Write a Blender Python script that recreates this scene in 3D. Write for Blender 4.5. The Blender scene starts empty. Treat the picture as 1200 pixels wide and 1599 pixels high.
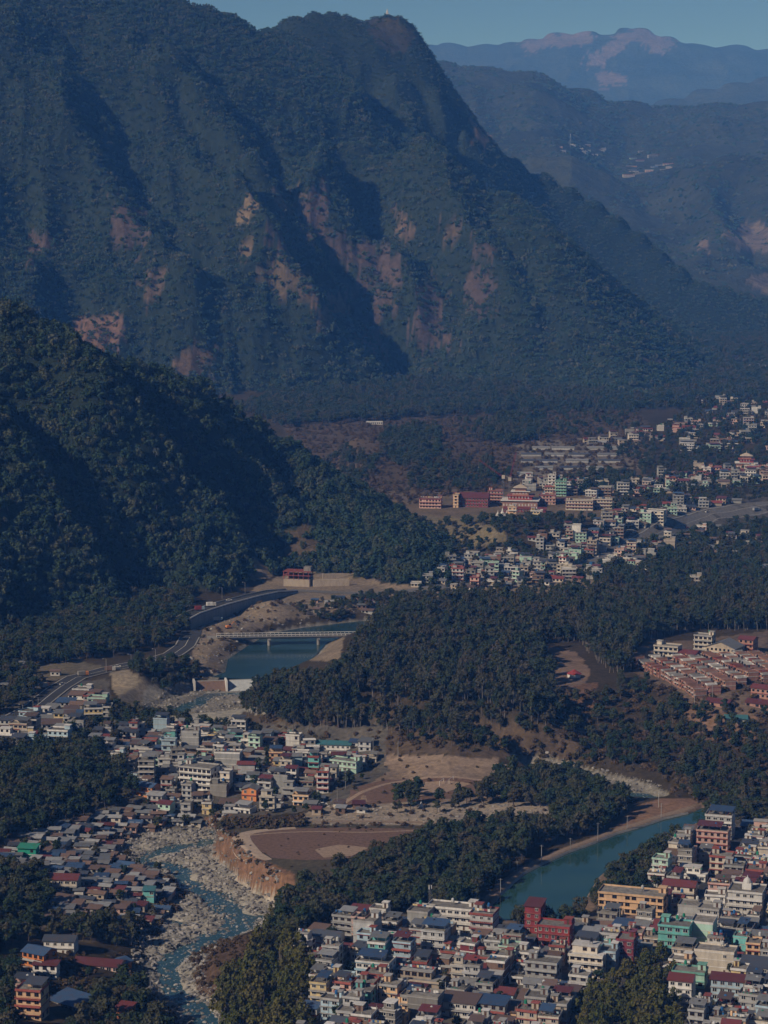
import bpy, math, random
import numpy as np
from mathutils import Vector, Matrix

# ------------------------------------------------------------------ camera
scene = bpy.context.scene
COL = scene.collection
CAM_H = 310.0                      # metres above the valley floor
FPX = 3600.0                       # focal length in photo pixels (1200 wide)
PITCH = math.atan(479.5 / FPX)
cam_data = bpy.data.cameras.new('camera')
cam_data.sensor_fit = 'HORIZONTAL'
cam_data.angle = 2 * math.atan(600.0 / FPX)
cam_data.clip_start = 1.0
cam_data.clip_end = 60000.0
cam = bpy.data.objects.new('camera', cam_data)
COL.objects.link(cam)
cam.location = (0, 0, CAM_H)
cam.rotation_euler = (math.pi / 2 - PITCH, 0, 0)
scene.camera = cam

# ------------------------------------------------------------------ sky, sun, exposure
SUN_AZ = math.radians(-128.0)      # 0 = straight ahead (+Y), negative = to the left; the sun stands left, a little behind
SUN_EL = math.radians(33.0)
world = bpy.data.worlds.new('World')
scene.world = world
world.use_nodes = True
wn = world.node_tree
wn.nodes.clear()
w_out = wn.nodes.new('ShaderNodeOutputWorld')
w_bg = wn.nodes.new('ShaderNodeBackground')
w_sky = wn.nodes.new('ShaderNodeTexSky')
w_sky.sky_type = 'NISHITA'
w_sky.sun_disc = False
w_sky.sun_elevation = SUN_EL
w_sky.sun_rotation = SUN_AZ
w_sky.air_density = 0.7
w_sky.dust_density = 0.0
w_sky.ozone_density = 5.0
w_sky.altitude = 2500
w_bg.inputs['Strength'].default_value = 0.06
wn.links.new(w_sky.outputs[0], w_bg.inputs[0])
wn.links.new(w_bg.outputs[0], w_out.inputs[0])

sun_data = bpy.data.lights.new('sun', 'SUN')
sun_data.energy = 5.0
sun_data.angle = math.radians(0.53)
sun_data.color = (1.0, 0.905, 0.84)
sun = bpy.data.objects.new('sun', sun_data)
COL.objects.link(sun)
sdir = Vector((math.sin(SUN_AZ) * math.cos(SUN_EL), math.cos(SUN_AZ) * math.cos(SUN_EL), math.sin(SUN_EL)))
sun.rotation_euler = sdir.to_track_quat('Z', 'Y').to_euler()

vs = scene.view_settings
vs.view_transform = 'Standard'
vs.look = 'None'
vs.gamma = 1.0
vs.use_curve_mapping = False
vs.exposure = -0.5

cy = scene.cycles
cy.max_bounces = 5
cy.diffuse_bounces = 2
cy.glossy_bounces = 2
cy.transmission_bounces = 2
cy.volume_bounces = 1
cy.transparent_max_bounces = 4
cy.caustics_reflective = False
cy.caustics_refractive = False
cy.use_denoising = True

rng = np.random.default_rng(7)
R = random.Random(11)

# ------------------------------------------------------------------ pixel <-> world
CP, SP = math.cos(PITCH), math.sin(PITCH)

def ray(px, py):
    u = (np.asarray(px, float) - 600.0) / FPX
    v = (799.5 - np.asarray(py, float)) / FPX
    return u, CP + v * SP, -SP + v * CP

def G(px, py, z=0.0):
    """photo pixel -> point on the horizontal plane at height z"""
    dx, dy, dz = ray(px, py)
    t = (z - CAM_H) / dz
    return np.array([dx * t, dy * t]).T

def P(px, py, Y):
    """photo pixel -> point at ground distance Y"""
    dx, dy, dz = ray(px, py)
    t = Y / dy
    return np.array([dx * t, Y + 0 * t, CAM_H + dz * t]).T

def project(x, y, z):
    zz = z - CAM_H
    fw = y * CP - zz * SP
    up = y * SP + zz * CP
    fw = np.maximum(fw, 1.0)
    return 600 + FPX * x / fw, 799.5 - FPX * up / fw

# ------------------------------------------------------------------ noise and masks
def _h(ix, iy, seed):
    n = (ix * 374761393 + iy * 668265263 + seed * 974634777) & 0xffffffff
    n = ((n ^ (n >> 13)) * 1274126177) & 0xffffffff
    return ((n ^ (n >> 16)) & 0xffffff) / float(0xffffff)

def vnoise(x, y, seed=0):
    x = np.asarray(x, float); y = np.asarray(y, float)
    fx = np.floor(x); fy = np.floor(y)
    ix = fx.astype(np.int64); iy = fy.astype(np.int64)
    tx = x - fx; ty = y - fy
    tx = tx * tx * tx * (tx * (tx * 6 - 15) + 10); ty = ty * ty * ty * (ty * (ty * 6 - 15) + 10)
    a = _h(ix, iy, seed); b = _h(ix + 1, iy, seed); c = _h(ix, iy + 1, seed); d = _h(ix + 1, iy + 1, seed)
    return (a + (b - a) * tx) * (1 - ty) + (c + (d - c) * tx) * ty

def fbm(x, y, scale, octaves=4, seed=0, gain=0.5):
    """about -1..1"""
    s = 0; a = 1.0; tot = 0
    x = np.asarray(x) / scale; y = np.asarray(y) / scale
    for o in range(octaves):
        s = s + a * (vnoise(x, y, seed + 17 * o) * 2 - 1); tot += a
        a *= gain; x = x * 2.03 + 13.7; y = y * 2.03 + 7.1
    return s / tot

def ridged(x, y, scale, octaves=4, seed=0):
    s = 0; a = 1.0; tot = 0
    x = np.asarray(x) / scale; y = np.asarray(y) / scale
    for o in range(octaves):
        n = 1 - np.abs(vnoise(x, y, seed + 31 * o) * 2 - 1)
        s = s + a * n * n; tot += a
        a *= 0.5; x = x * 2.1 + 3.3; y = y * 2.1 + 9.2
    return s / tot

def sstep(a, b, x):
    t = np.clip((x - a) / (b - a), 0, 1)
    return t * t * (3 - 2 * t)

def smax(a, b, k):
    h = np.clip(0.5 + 0.5 * (a - b) / k, 0, 1)
    return b * (1 - h) + a * h + k * h * (1 - h)

def inpoly(px, py, poly):
    px = np.asarray(px, float); py = np.asarray(py, float)
    inside = np.zeros(px.shape, bool)
    n = len(poly)
    for i in range(n):
        x1, y1 = poly[i]; x2, y2 = poly[(i + 1) % n]
        if y1 == y2:
            continue
        c = ((y1 > py) != (y2 > py)) & (px < (x2 - x1) * (py - y1) / (y2 - y1) + x1)
        inside ^= c
    return inside

def polydist(x, y, poly, closed=True):
    """unsigned distance to a polyline"""
    best = np.full(np.shape(x), 1e12)
    n = len(poly)
    for i in range(n if closed else n - 1):
        x1, y1 = poly[i]; x2, y2 = poly[(i + 1) % n]
        dx, dy = x2 - x1, y2 - y1
        L2 = dx * dx + dy * dy + 1e-9
        t = np.clip(((x - x1) * dx + (y - y1) * dy) / L2, 0, 1)
        d = (x - x1 - t * dx) ** 2 + (y - y1 - t * dy) ** 2
        best = np.minimum(best, d)
    return np.sqrt(best)

def sdist(x, y, poly):
    d = polydist(x, y, poly)
    return np.where(inpoly(x, y, poly), -d, d)

def dense(pts, step):
    pts = np.asarray(pts, float)
    out = [pts[0]]
    for a, b in zip(pts[:-1], pts[1:]):
        n = max(1, int(np.linalg.norm(b - a) / step))
        for i in range(1, n + 1):
            out.append(a + (b - a) * i / n)
    return np.array(out)

# ------------------------------------------------------------------ relief of the place
def crest(pts):
    return np.array([P(a, b, c) for a, b, c in pts])

C_MAIN = crest([(-900, -20, 4200), (-500, -60, 4250), (-200, -110, 4350), (0, -75, 4400), (130, -40, 4450), (270, -2, 4500), (350, 22, 4550),
    (405, 48, 4600), (428, 43, 4780), (460, 25, 4850), (490, 18, 4880), (520, 17, 4900), (545, 20, 4900), (556, 31, 4905), (563, 39, 4920), (571, 32, 4935), (584, 24, 4940),
    (605, 20, 4950), (626, 22, 4955), (644, 32, 4962), (656, 54, 4970), (666, 84, 4975), (690, 120, 4985), (735, 178, 5000), (765, 222, 5000), (800, 247, 5000),
    (850, 270, 5000), (930, 312, 4950), (1000, 362, 4900), (1060, 415, 4850), (1100, 440, 4830), (1200, 464, 4850), (1350, 480, 4900), (1700, 500, 5000)])
C_FRONT = crest([(400, 60, 4580), (480, 122, 4450), (540, 187, 4300), (600, 230, 4200), (675, 246, 4120), (765, 284, 4040), (840, 348, 3930),
    (870, 412, 3830), (915, 490, 3720), (965, 565, 3580), (1010, 612, 3440)])
C_NEAR = crest([(-900, 300, 1950), (-500, 370, 2000), (-200, 425, 2020), (0, 480, 2040), (60, 520, 2050), (150, 570, 2090), (230, 582, 2120),
    (290, 602, 2140), (380, 662, 2150), (430, 694, 2140), (480, 742, 2100), (530, 792, 2045), (580, 820, 1990), (630, 852, 1945), (662, 885, 1900)])
C_H3 = crest([(600, 420, 7000), (800, 370, 7000), (900, 335, 7000), (1000, 292, 7000), (1080, 258, 7000), (1150, 241, 7000), (1250, 230, 7000), (1500, 200, 7000), (2200, 150, 7000)])
C_H2 = crest([(-400, 60, 9000), (300, 80, 9000), (600, 88, 9000), (690, 96, 9000), (740, 103, 9000), (820, 114, 9050), (900, 137, 9100), (980, 157, 9100),
    (1050, 164, 9100), (1120, 160, 9050), (1200, 157, 9000), (1400, 140, 9000), (2200, 120, 9000)])
C_H5 = crest([(980, 175, 13000), (1050, 153, 13000), (1100, 138, 13000), (1150, 128, 13000), (1200, 119, 13000), (1400, 100, 13000), (2200, 90, 13000)])
C_H4 = crest([(-600, 90, 18000), (200, 80, 18000), (500, 76, 18000), (670, 69, 18000), (700, 66, 18000), (760, 68, 18000), (800, 65, 18000), (830, 60, 18000),
    (870, 50, 18000), (920, 48, 18000), (950, 54, 18000), (975, 43, 18000), (1000, 43, 18000), (1040, 56, 18000), (1080, 67, 18000), (1150, 69, 18000),
    (1200, 76, 18000), (1400, 95, 18000), (2200, 110, 18000)])
RIDGES = [(dense(C_NEAR, 25), .46, .62, 60.0, 1), (dense(C_MAIN, 45), .62, .7, 100.0, 2), (dense(C_FRONT, 45), .62, .62, 80.0, 2),
          (dense(C_H3, 150), .30, .3, 90.0, 3), (dense(C_H2, 150), .215, .4, 110.0, 3), (dense(C_H5, 250), .25, .4, 120.0, 4), (dense(C_H4, 250), .28, .5, 150.0, 4)]
YRANGE = {0: (1100, 2900), 1: (2700, 7000), 2: (2700, 6500), 3: (5000, 9500), 4: (5000, 12500), 5: (9000, 18000), 6: (9000, 30000)}

# river beds, lakes and benches, laid out on the ground
def gp(pix, z):
    return [tuple(G(a, b, z)) for a, b in pix]

BED1 = gp([(430, 1286), (330, 1293), (250, 1300), (195, 1308), (180, 1325), (200, 1345), (240, 1362), (278, 1382), (282, 1402), (255, 1430),
    (228, 1468), (224, 1505), (232, 1535), (250, 1560), (275, 1585), (290, 1620), (320, 1700), (360, 1700), (345, 1620), (338, 1566), (308, 1550),
    (300, 1520), (322, 1492), (370, 1468), (408, 1453), (434, 1436), (436, 1412), (395, 1394), (362, 1365), (333, 1340), (334, 1318), (350, 1306), (430, 1300)], -14)
CH1 = gp([(430, 1294), (328, 1313), (285, 1320), (240, 1335), (225, 1345), (270, 1352), (285, 1362), (297, 1382), (330, 1400), (358, 1417), (385, 1432), (378, 1447), (340, 1461),
    (305, 1476), (272, 1492), (260, 1512), (264, 1536), (284, 1558), (312, 1574), (324, 1600), (340, 1690)], -14)
BED2 = gp([(330, 1054), (352, 1046), (356, 1026), (386, 1006), (420, 986), (480, 976), (560, 967), (640, 964), (640, 973), (560, 982), (512, 1000), (478, 1036), (450, 1050), (400, 1058)], -4)
BED2B = gp([(302, 1070), (396, 1070), (410, 1118), (300, 1128), (235, 1134), (205, 1128), (240, 1102)], -10)
CH2B = gp([(380, 1079), (330, 1082), (305, 1096), (262, 1112), (225, 1124)], -10)
BED3 = gp([(560, 1166), (660, 1174), (760, 1186), (860, 1196), (930, 1211), (1005, 1229), (1040, 1245), (1010, 1257), (930, 1250), (880, 1228), (800, 1206), (700, 1193), (560, 1176)], -8)
CH3 = gp([(1040, 1246), (1000, 1243), (960, 1237), (920, 1226), (880, 1211), (800, 1196), (700, 1182), (560, 1168)], -8)
CANAL = gp([(1098, 1262), (1075, 1272), (1037, 1281), (1002, 1293), (964, 1304), (920, 1322), (891, 1332), (847, 1352), (818, 1367), (782, 1400), (765, 1420), (790, 1440), (880, 1448),
    (908, 1430), (918, 1400), (935, 1372), (968, 1344), (1000, 1324), (1045, 1306), (1092, 1286), (1125, 1275)], -1.5)
BLUFF = gp([(430, 1090), (560, 1120), (700, 1150), (850, 1135), (890, 1092), (1000, 1080), (1100, 1098), (1200, 1112), (1400, 1140), (1700, 1140), (1700, 900), (1200, 900), (900, 935), (700, 930), (560, 960), (440, 1040)], 20)
TERR = gp([(560, 812), (600, 808), (700, 806), (790, 822), (850, 822), (960, 812), (1040, 800), (1300, 770), (1300, 640), (900, 660), (560, 690)], 22)

BUMPS = []        # (polyline xy, amplitude, half width) added along spurs and gullies

def ridge_height(x, y, want=None):
    """height of hills above -inf and which hill group"""
    z = np.full(x.shape, -500.0); g = np.zeros(x.shape, int)
    wa = 28 * (1 - sstep(4600, 4760, y))
    wx = x + wa * fbm(x, y, 260, 3, 5); wy = y + wa * fbm(x, y, 260, 3, 9)
    for k, (pts, sf, sb, p, gid) in enumerate(RIDGES):
        y0, y1 = YRANGE[k]
        m = (y > y0) & (y < y1)
        if not m.any():
            continue
        xm, ym = (wx[m], wy[m]) if gid <= 2 else (x[m], y[m])
        num = np.zeros(xm.shape); den = np.zeros(xm.shape); dmin = np.full(xm.shape, 1e18); side = np.zeros(xm.shape)
        for q in pts:
            d2 = (xm - q[0]) ** 2 + (ym - q[1]) ** 2
            w = 1.0 / (d2 + 400.0 * (gid == 2) + 9.0) ** 2
            num += w * q[2]; den += w
            nearer = d2 < dmin
            side = np.where(nearer, ym - q[1], side)
            dmin = np.minimum(dmin, d2)
        d = np.sqrt(dmin)
        s = np.where(side > 0, sb, sf)
        rr = 12.0 if gid <= 2 else 60.0
        zk = num / den - s * (np.sqrt(d * d + rr * rr) - rr)
        amp = p * sstep(*((10, 260) if gid == 1 else (60, 380) if gid == 2 else (10, 900)), d)
        sc = {1: 190, 2: 420, 3: 1100, 4: 1800}[gid]
        lowc = sstep(180, 560, num / den) if gid == 2 else 1.0
        zk = zk + amp * (.3 + .7 * lowc) * (ridged(xm, ym, sc, 4, 40 + k) - 0.55)
        if gid == 2:
            zk = zk + 34 * lowc * sstep(140, 420, d) * (ridged(xm * 1.5 + ym * .25, ym * .55, 120, 3, 140 + k) - .5)
        zz = z[m]; up = zk > zz
        z[m] = np.where(up, zk, zz)
        gm = g[m]; gm[up] = gid; g[m] = gm
    return z, g

def apply_bumps(x, y, z):
    for line, amp, wid, asym in BUMPS:
        xs = [q[0] for q in line]; ys = [q[1] for q in line]
        m = (x > min(xs) - 4 * wid) & (x < max(xs) + 4 * wid) & (y > min(ys) - 4 * wid) & (y < max(ys) + 4 * wid)
        if not m.any():
            continue
        xm = x[m] + .35 * wid * fbm(x[m], y[m], wid * 1.2, 3, 77); ym = y[m] + .35 * wid * fbm(x[m], y[m], wid * 1.2, 3, 78)
        d = polydist(xm, ym, line, closed=False)
        e = np.minimum(polydist(xm, ym, line[:1] + line[:1], False), polydist(xm, ym, line[-1:] + line[-1:], False))
        prof = np.maximum(0, 1 - d / wid) ** 1.3
        z[m] += amp * prof * sstep(0, wid * 1.2, e + wid * .25)
    return z

YCH = float(G(380, 1297, -14)[1]); YCL = float(G(436, 1414, -14)[1])

def valley(x, y):
    z = 1.5 * fbm(x, y, 120, 3, 3) * sstep(1100, 1400, y)
    z = z + np.maximum(0, y - 2300) * 0.02
    q = G(424, 956); z = z + 9 * np.maximum(0, 1 - np.hypot(x - q[0], (y - q[1]) * .7) / 26)
    q = G(215, 1060); z = z + 7 * np.maximum(0, 1 - np.hypot((x - q[0]) * .8, y - q[1]) / 24)
    z = z + 20.0 * (1 - sstep(-40, 30, sdist(x, y, BLUFF) + 10 * fbm(x, y, 60, 3, 21)))
    z = z + 20.0 * (1 - sstep(-8, 32, sdist(x, y, TERR) + 8 * fbm(x, y, 50, 3, 22)))
    # the bank of the lower left settlement sinks towards the river
    d1 = sdist(x, y, BED1)
    px, py = project(x, y, z)
    cliff = sstep(322, 332, px) * (1 - sstep(1425, 1450, py)) * (y < YCH) * (y > YCL)
    w = 46 * (1 - cliff) + 3.5 * cliff
    lft = (px < 330)
    w = np.where(lft & (cliff < .5), 70, w)
    rough = 1.7 * fbm(x, y, 9, 3, 33) + .8 * fbm(x, y, 30, 2, 34)
    c1 = polydist(x + 3.5 * fbm(x, y, 14, 3, 35), y + 6 * fbm(x, y, 14, 3, 36), CH1, closed=False)
    pool = np.maximum(0, 1 - np.hypot(x - CH1[11][0], (y - CH1[11][1]) * .5) / 9.0)
    bed = -13.6 + rough - 2.6 * np.exp(-(c1 / 6.8) ** 2) - 2.5 * pool
    up = -13.6 + 13.6 * (np.clip(d1 / np.maximum(w, 1), 0, 1) ** np.where(cliff > .5, .9, .6))
    up = up + np.where(cliff > .5, 0.9 * fbm(x, y, 5, 3, 44) * (d1 < 8), 0)
    near1 = d1 < 75
    z = np.where(near1, np.where(d1 < 0, np.minimum(bed, up + 3), np.minimum(z + up, z)), z)
    for B, ch, zb, wd, dep, cw in ((BED2, None, -6.5, 14, 0, 1), (BED2B, CH2B, -10.5, 18, 2.0, 6.0), (BED3, CH3, -8.0, 16, 2.2, 7.0)):
        d = sdist(x, y, B)
        b = zb + .8 * fbm(x, y, 10, 3, 55)
        if ch is not None:
            b = b - dep * np.exp(-(polydist(x, y, ch, False) / cw) ** 2)
        t = np.clip((d + 1) / wd, 0, 1)
        z = np.where(d < wd, np.minimum(z, b * (1 - t) + z * t), z)
    d = sdist(x, y, CANAL)
    z = np.where(d < 3, np.minimum(z, -4.5 + 4.5 * sstep(-3, 1.5, d)), z)
    return z

def height(x, y):
    x = np.asarray(x, float); y = np.asarray(y, float)
    zv = valley(x, y)
    zr, g = ridge_height(x, y)
    zr = apply_bumps(x, y, zr)
    g = np.where(zr > zv + 1.0, g, 0)
    z = np.where(y > 6000, smax(zr, zv, 30.0), np.where(zr > zv - 20, smax(zr, zv, 6.0), zv))
    return z, g

def march(pix, y0=1400, y1=9000, n=700):
    """where the sight lines of photo pixels meet the relief"""
    out = []
    for a, b in pix:
        dx, dy, dz = ray(a, b)
        Y = np.geomspace(y0, y1, n)
        x = dx / dy * Y
        z, _ = height(x, Y)
        below = np.nonzero(CAM_H + dz / dy * Y < z)[0]
        if len(below) == 0:
            out.append(None)
        else:
            i = below[0]
            out.append((float(x[i]), float(Y[i]), float(z[i])))
    return out

def add_bump(pix, amp, wid, y0=2600, y1=6000):
    pts = [q[:2] for q in march(pix, y0, y1) if q]
    if len(pts) > 1:
        NEWB.append((pts, amp, wid, 0))

NEWB = []
# spurs (+) and gullies (-) of the big mountain
for pix, a, w in [
    ([(225, 95), (232, 160), (262, 250), (300, 320), (380, 400), (430, 480)], 42, 110),
    ([(285, 130), (310, 190), (345, 250), (395, 330), (470, 400), (540, 470)], 38, 90),
    ([(262, 150), (290, 215), (325, 275), (380, 350), (450, 440)], -34, 60),
    ([(150, 120), (190, 220), (240, 330), (300, 440), (380, 560)], -30, 110),
    ([(60, 100), (110, 230), (180, 330), (240, 430), (300, 540), (380, 610)], 38, 130),
    ([(505, 240), (480, 330), (520, 385), (590, 420), (640, 490), (690, 550)], 36, 90),
    ([(545, 215), (575, 300), (620, 370), (680, 440), (750, 530)], -34, 90),
    ([(640, 250), (680, 320), (730, 390), (790, 460), (850, 540)], 34, 100),
    ([(740, 290), (790, 370), (840, 440), (900, 530)], -24, 80),
    ([(430, 200), (425, 300), (470, 370), (530, 430), (600, 520), (650, 590)], -32, 80),
    ([(0, 250), (60, 350), (130, 430), (200, 520)], -28, 120),
    ([(350, 300), (420, 420), (470, 500), (540, 590)], 30, 90),
    ([(300, 420), (360, 500), (430, 600)], 26, 90),
    ([(628, 125), (660, 180), (692, 235)], -40, 75),
    ([(632, 130), (645, 170), (660, 215)], 22, 45),
    ([(556, 95), (582, 140), (610, 200)], -32, 55),
    ([(700, 175), (730, 220), (745, 260)], 30, 50),
    ([(712, 170), (722, 240), (742, 275)], -30, 45)]:
    add_bump(pix, a * 1.75, w)
# spurs and gullies of the near wooded hill
for pix, a, w in [
    ([(60, 530), (170, 630), (260, 740), (330, 830), (370, 900)], 26, 55),
    ([(0, 570), (60, 660), (130, 760), (200, 860), (260, 950)], -34, 60),
    ([(-60, 640), (40, 740), (110, 830), (170, 900), (230, 960)], 26, 60),
    ([(150, 590), (250, 690), (330, 780), (410, 860)], -20, 40),
    ([(230, 600), (330, 690), (420, 770), (500, 850)], 15, 40),
    ([(-80, 760), (0, 850), (60, 930), (90, 990)], -18, 50),
    ([(340, 650), (430, 740), (510, 830)], -14, 35)]:
    add_bump(pix, a * 1.15, w, 1400, 2700)
# spurs of the far hillside
for pix, a, w in [
    ([(820, 130), (860, 230), (900, 330)], 45, 260), ([(760, 120), (800, 220)], -40, 220), ([(980, 170), (960, 260), (1000, 330)], -50, 300),
    ([(1080, 270), (1110, 350), (1130, 420)], 45, 150), ([(1150, 260), (1165, 340), (1180, 430)], -35, 120), ([(1040, 290), (1060, 360), (1090, 410)], -35, 120)]:
    add_bump(pix, a, w, 5300, 9400)
BUMPS.extend(NEWB)
# ------------------------------------------------------------------ materials
MATS = {}

def nt(name):
    m = bpy.data.materials.new(name)
    m.use_nodes = True
    t = m.node_tree
    b = t.nodes['Principled BSDF']
    MATS[name] = m
    return m, t, b

def N(t, kind, **kw):
    n = t.nodes.new(kind)
    for k, v in kw.items():
        if k in n.inputs:
            n.inputs[k].default_value = v
        else:
            setattr(n, k, v)
    return n

def mixc(t, fac, a, b, blend='MIX'):
    n = t.nodes.new('ShaderNodeMix')
    n.data_type = 'RGBA'; n.blend_type = blend
    for s, v in ((n.inputs[0], fac), (n.inputs[6], a), (n.inputs[7], b)):
        if hasattr(v, 'links') or isinstance(v, bpy.types.NodeSocket):
            t.links.new(v, s)
        else:
            s.default_value = v if not isinstance(v, tuple) else (*v, 1.0)[:4]
    return n.outputs[2]

def world_noise(t, scale, detail=4, rough=.6, stretch=None):
    g = N(t, 'ShaderNodeNewGeometry')
    src = g.outputs['Position']
    if stretch:
        mp = N(t, 'ShaderNodeMapping'); mp.inputs['Scale'].default_value = stretch
        t.links.new(src, mp.inputs['Vector']); src = mp.outputs['Vector']
    n = N(t, 'ShaderNodeTexNoise'); n.inputs['Scale'].default_value = scale; n.inputs['Detail'].default_value = detail; n.inputs['Roughness'].default_value = rough
    t.links.new(src, n.inputs['Vector'])
    return n.outputs['Fac']

def ramp(t, src, stops):
    r = N(t, 'ShaderNodeValToRGB')
    e = r.color_ramp.elements
    while len(e) < len(stops):
        e.new(0.5)
    for el, (p, c) in zip(e, stops):
        el.position = p; el.color = (*c, 1) if len(c) == 3 else c
    t.links.new(src, r.inputs[0])
    return r.outputs[0]

def ground_material(name, fine=0.25, bump=0.6, dist=1.0):
    """colour of each patch of land from its own attribute, with grain"""
    m, t, b = nt(name)
    a = N(t, 'ShaderNodeAttribute', attribute_name='Col')
    n1 = world_noise(t, fine, 6, .7)
    n2 = world_noise(t, fine * .12, 4, .6)
    v1 = ramp(t, n1, [(.25, (.42, .43, .42)), (.75, (1.5, 1.48, 1.45))])
    v2 = ramp(t, n2, [(.3, (.75, .78, .8)), (.7, (1.22, 1.18, 1.1))])
    c = mixc(t, 1.0, a.outputs['Color'], v1, 'MULTIPLY')
    c = mixc(t, 1.0, c, v2, 'MULTIPLY')
    t.links.new(c, b.inputs['Base Color'])
    b.inputs['Roughness'].default_value = .95
    b.inputs['Specular IOR Level'].default_value = .1
    bp = N(t, 'ShaderNodeBump'); bp.inputs['Strength'].default_value = bump; bp.inputs['Distance'].default_value = dist
    t.links.new(n1, bp.inputs['Height']); t.links.new(bp.outputs[0], b.inputs['Normal'])
    return m

ground_material('valley_soil', .35, .5, .6)
ground_material('hill_soil', .12, .8, 3.0)
ground_material('far_hill_soil', .03, 1.0, 14.0)

# ------------------------------------------------------------------ colour map of the land (photo outlines, resolved to world positions)
SOIL = (.085, .066, .046); DRY = (.095, .07, .05); FOREST = (.022, .032, .022); GRAVEL = (.34, .315, .28); FIELD = (.18, .112, .084)
PALE = (.22, .175, .135); PATH = (.25, .18, .135); BARE = (.084, .062, .056); DUST = (.24, .185, .14); CLIFF = (.19, .11, .072); TOWN = (.11, .10, .09)

# (polygon in photo pixels, colour, ragged edge in px)
PAINT = [
    ([(440, 670), (520, 655), (640, 650), (760, 655), (1010, 650), (1010, 745), (880, 760), (700, 775), (590, 800), (560, 760), (480, 710)], DRY, 10),
    ([(800, 690), (1000, 680), (1010, 730), (820, 745)], (.17, .145, .12), 4),
    ([(600, 765), (700, 765), (960, 770), (980, 800), (930, 812), (600, 806)], (.15, .115, .085), 4),
    ([(620, 806), (790, 806), (790, 850), (700, 860), (620, 840)], (.15, .125, .08), 8),
    ([(780, 620), (900, 610), (980, 625), (900, 640), (800, 645)], BARE, 8),
    ([(640, 880), (720, 860), (830, 870), (1000, 790), (1200, 770), (1200, 830), (1040, 850), (940, 910), (640, 930)], TOWN, 6),
    ([(560, 915), (660, 905), (960, 905), (960, 925), (560, 945)], DUST, 5),
    ([(400, 915), (450, 895), (560, 880), (600, 915), (660, 925), (660, 945), (560, 950), (480, 962), (380, 985), (300, 985), (290, 960), (380, 940)], PALE, 4),
    ([(300, 960), (380, 940), (440, 960), (400, 985), (350, 1010), (375, 1045), (340, 1062), (300, 1050), (300, 1000)], PALE, 5),
    ([(170, 1046), (200, 1046), (265, 1085), (300, 1108), (200, 1108), (178, 1080)], (.27, .225, .175), 3),
    ([(0, 1040), (120, 1030), (170, 1045), (110, 1060), (0, 1075)], (.14, .12, .09), 6),
    ([(230, 1070), (410, 1062), (420, 1125), (360, 1145), (220, 1128)], GRAVEL, 6),
    ([(470, 985), (540, 985), (530, 1035), (470, 1030)], PALE, 3),
    ([(380, 1115), (620, 1120), (900, 1130), (900, 1190), (600, 1180), (400, 1150)], DRY, 12),
    ([(850, 1005), (900, 1020), (925, 1050), (905, 1085), (860, 1070), (840, 1045)], (.2, .14, .11), 5),
    ([(895, 1070), (935, 1065), (930, 1105), (890, 1120)], CLIFF, 5),
    ([(1050, 1075), (1120, 1065), (1190, 1110), (1180, 1160), (1090, 1150)], (.19, .12, .085), 12),
    ([(990, 1010), (1200, 985), (1200, 1120), (1100, 1105), (990, 1050)], (.15, .11, .085), 4),
    ([(520, 1190), (600, 1180), (780, 1185), (790, 1260), (560, 1262), (500, 1280)], (.25, .185, .145), 6),
    ([(150, 1130), (600, 1130), (610, 1200), (520, 1260), (330, 1290), (0, 1350), (0, 1300), (200, 1240), (140, 1160)], TOWN, 8),
    ([(0, 1290), (200, 1290), (330, 1360), (300, 1470), (100, 1470), (0, 1420)], (.13, .105, .085), 10),
    ([(470, 1270), (560, 1255), (860, 1252), (870, 1290), (700, 1296), (470, 1290)], (.32, .265, .22), 6),
    ([(330, 1286), (860, 1290), (860, 1312), (640, 1360), (430, 1390), (330, 1345)], (.085, .072, .05), 5),
    ([(0, 1075), (170, 1060), (180, 1130), (150, 1190), (0, 1190)], TOWN, 6),
    ([(460, 1470), (540, 1430), (780, 1420), (900, 1430), (1040, 1330), (1100, 1275), (1300, 1270), (1300, 1750), (440, 1750)], (.12, .107, .095), 6),
    ([(985, 1262), (1030, 1248), (1092, 1248), (1090, 1270), (1040, 1282), (1000, 1294), (950, 1308)], (.22, .135, .095), 3),
    ([(300, 1490), (380, 1460), (440, 1455), (430, 1500), (350, 1570), (310, 1560)], (.10, .065, .045), 6),
]
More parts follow.
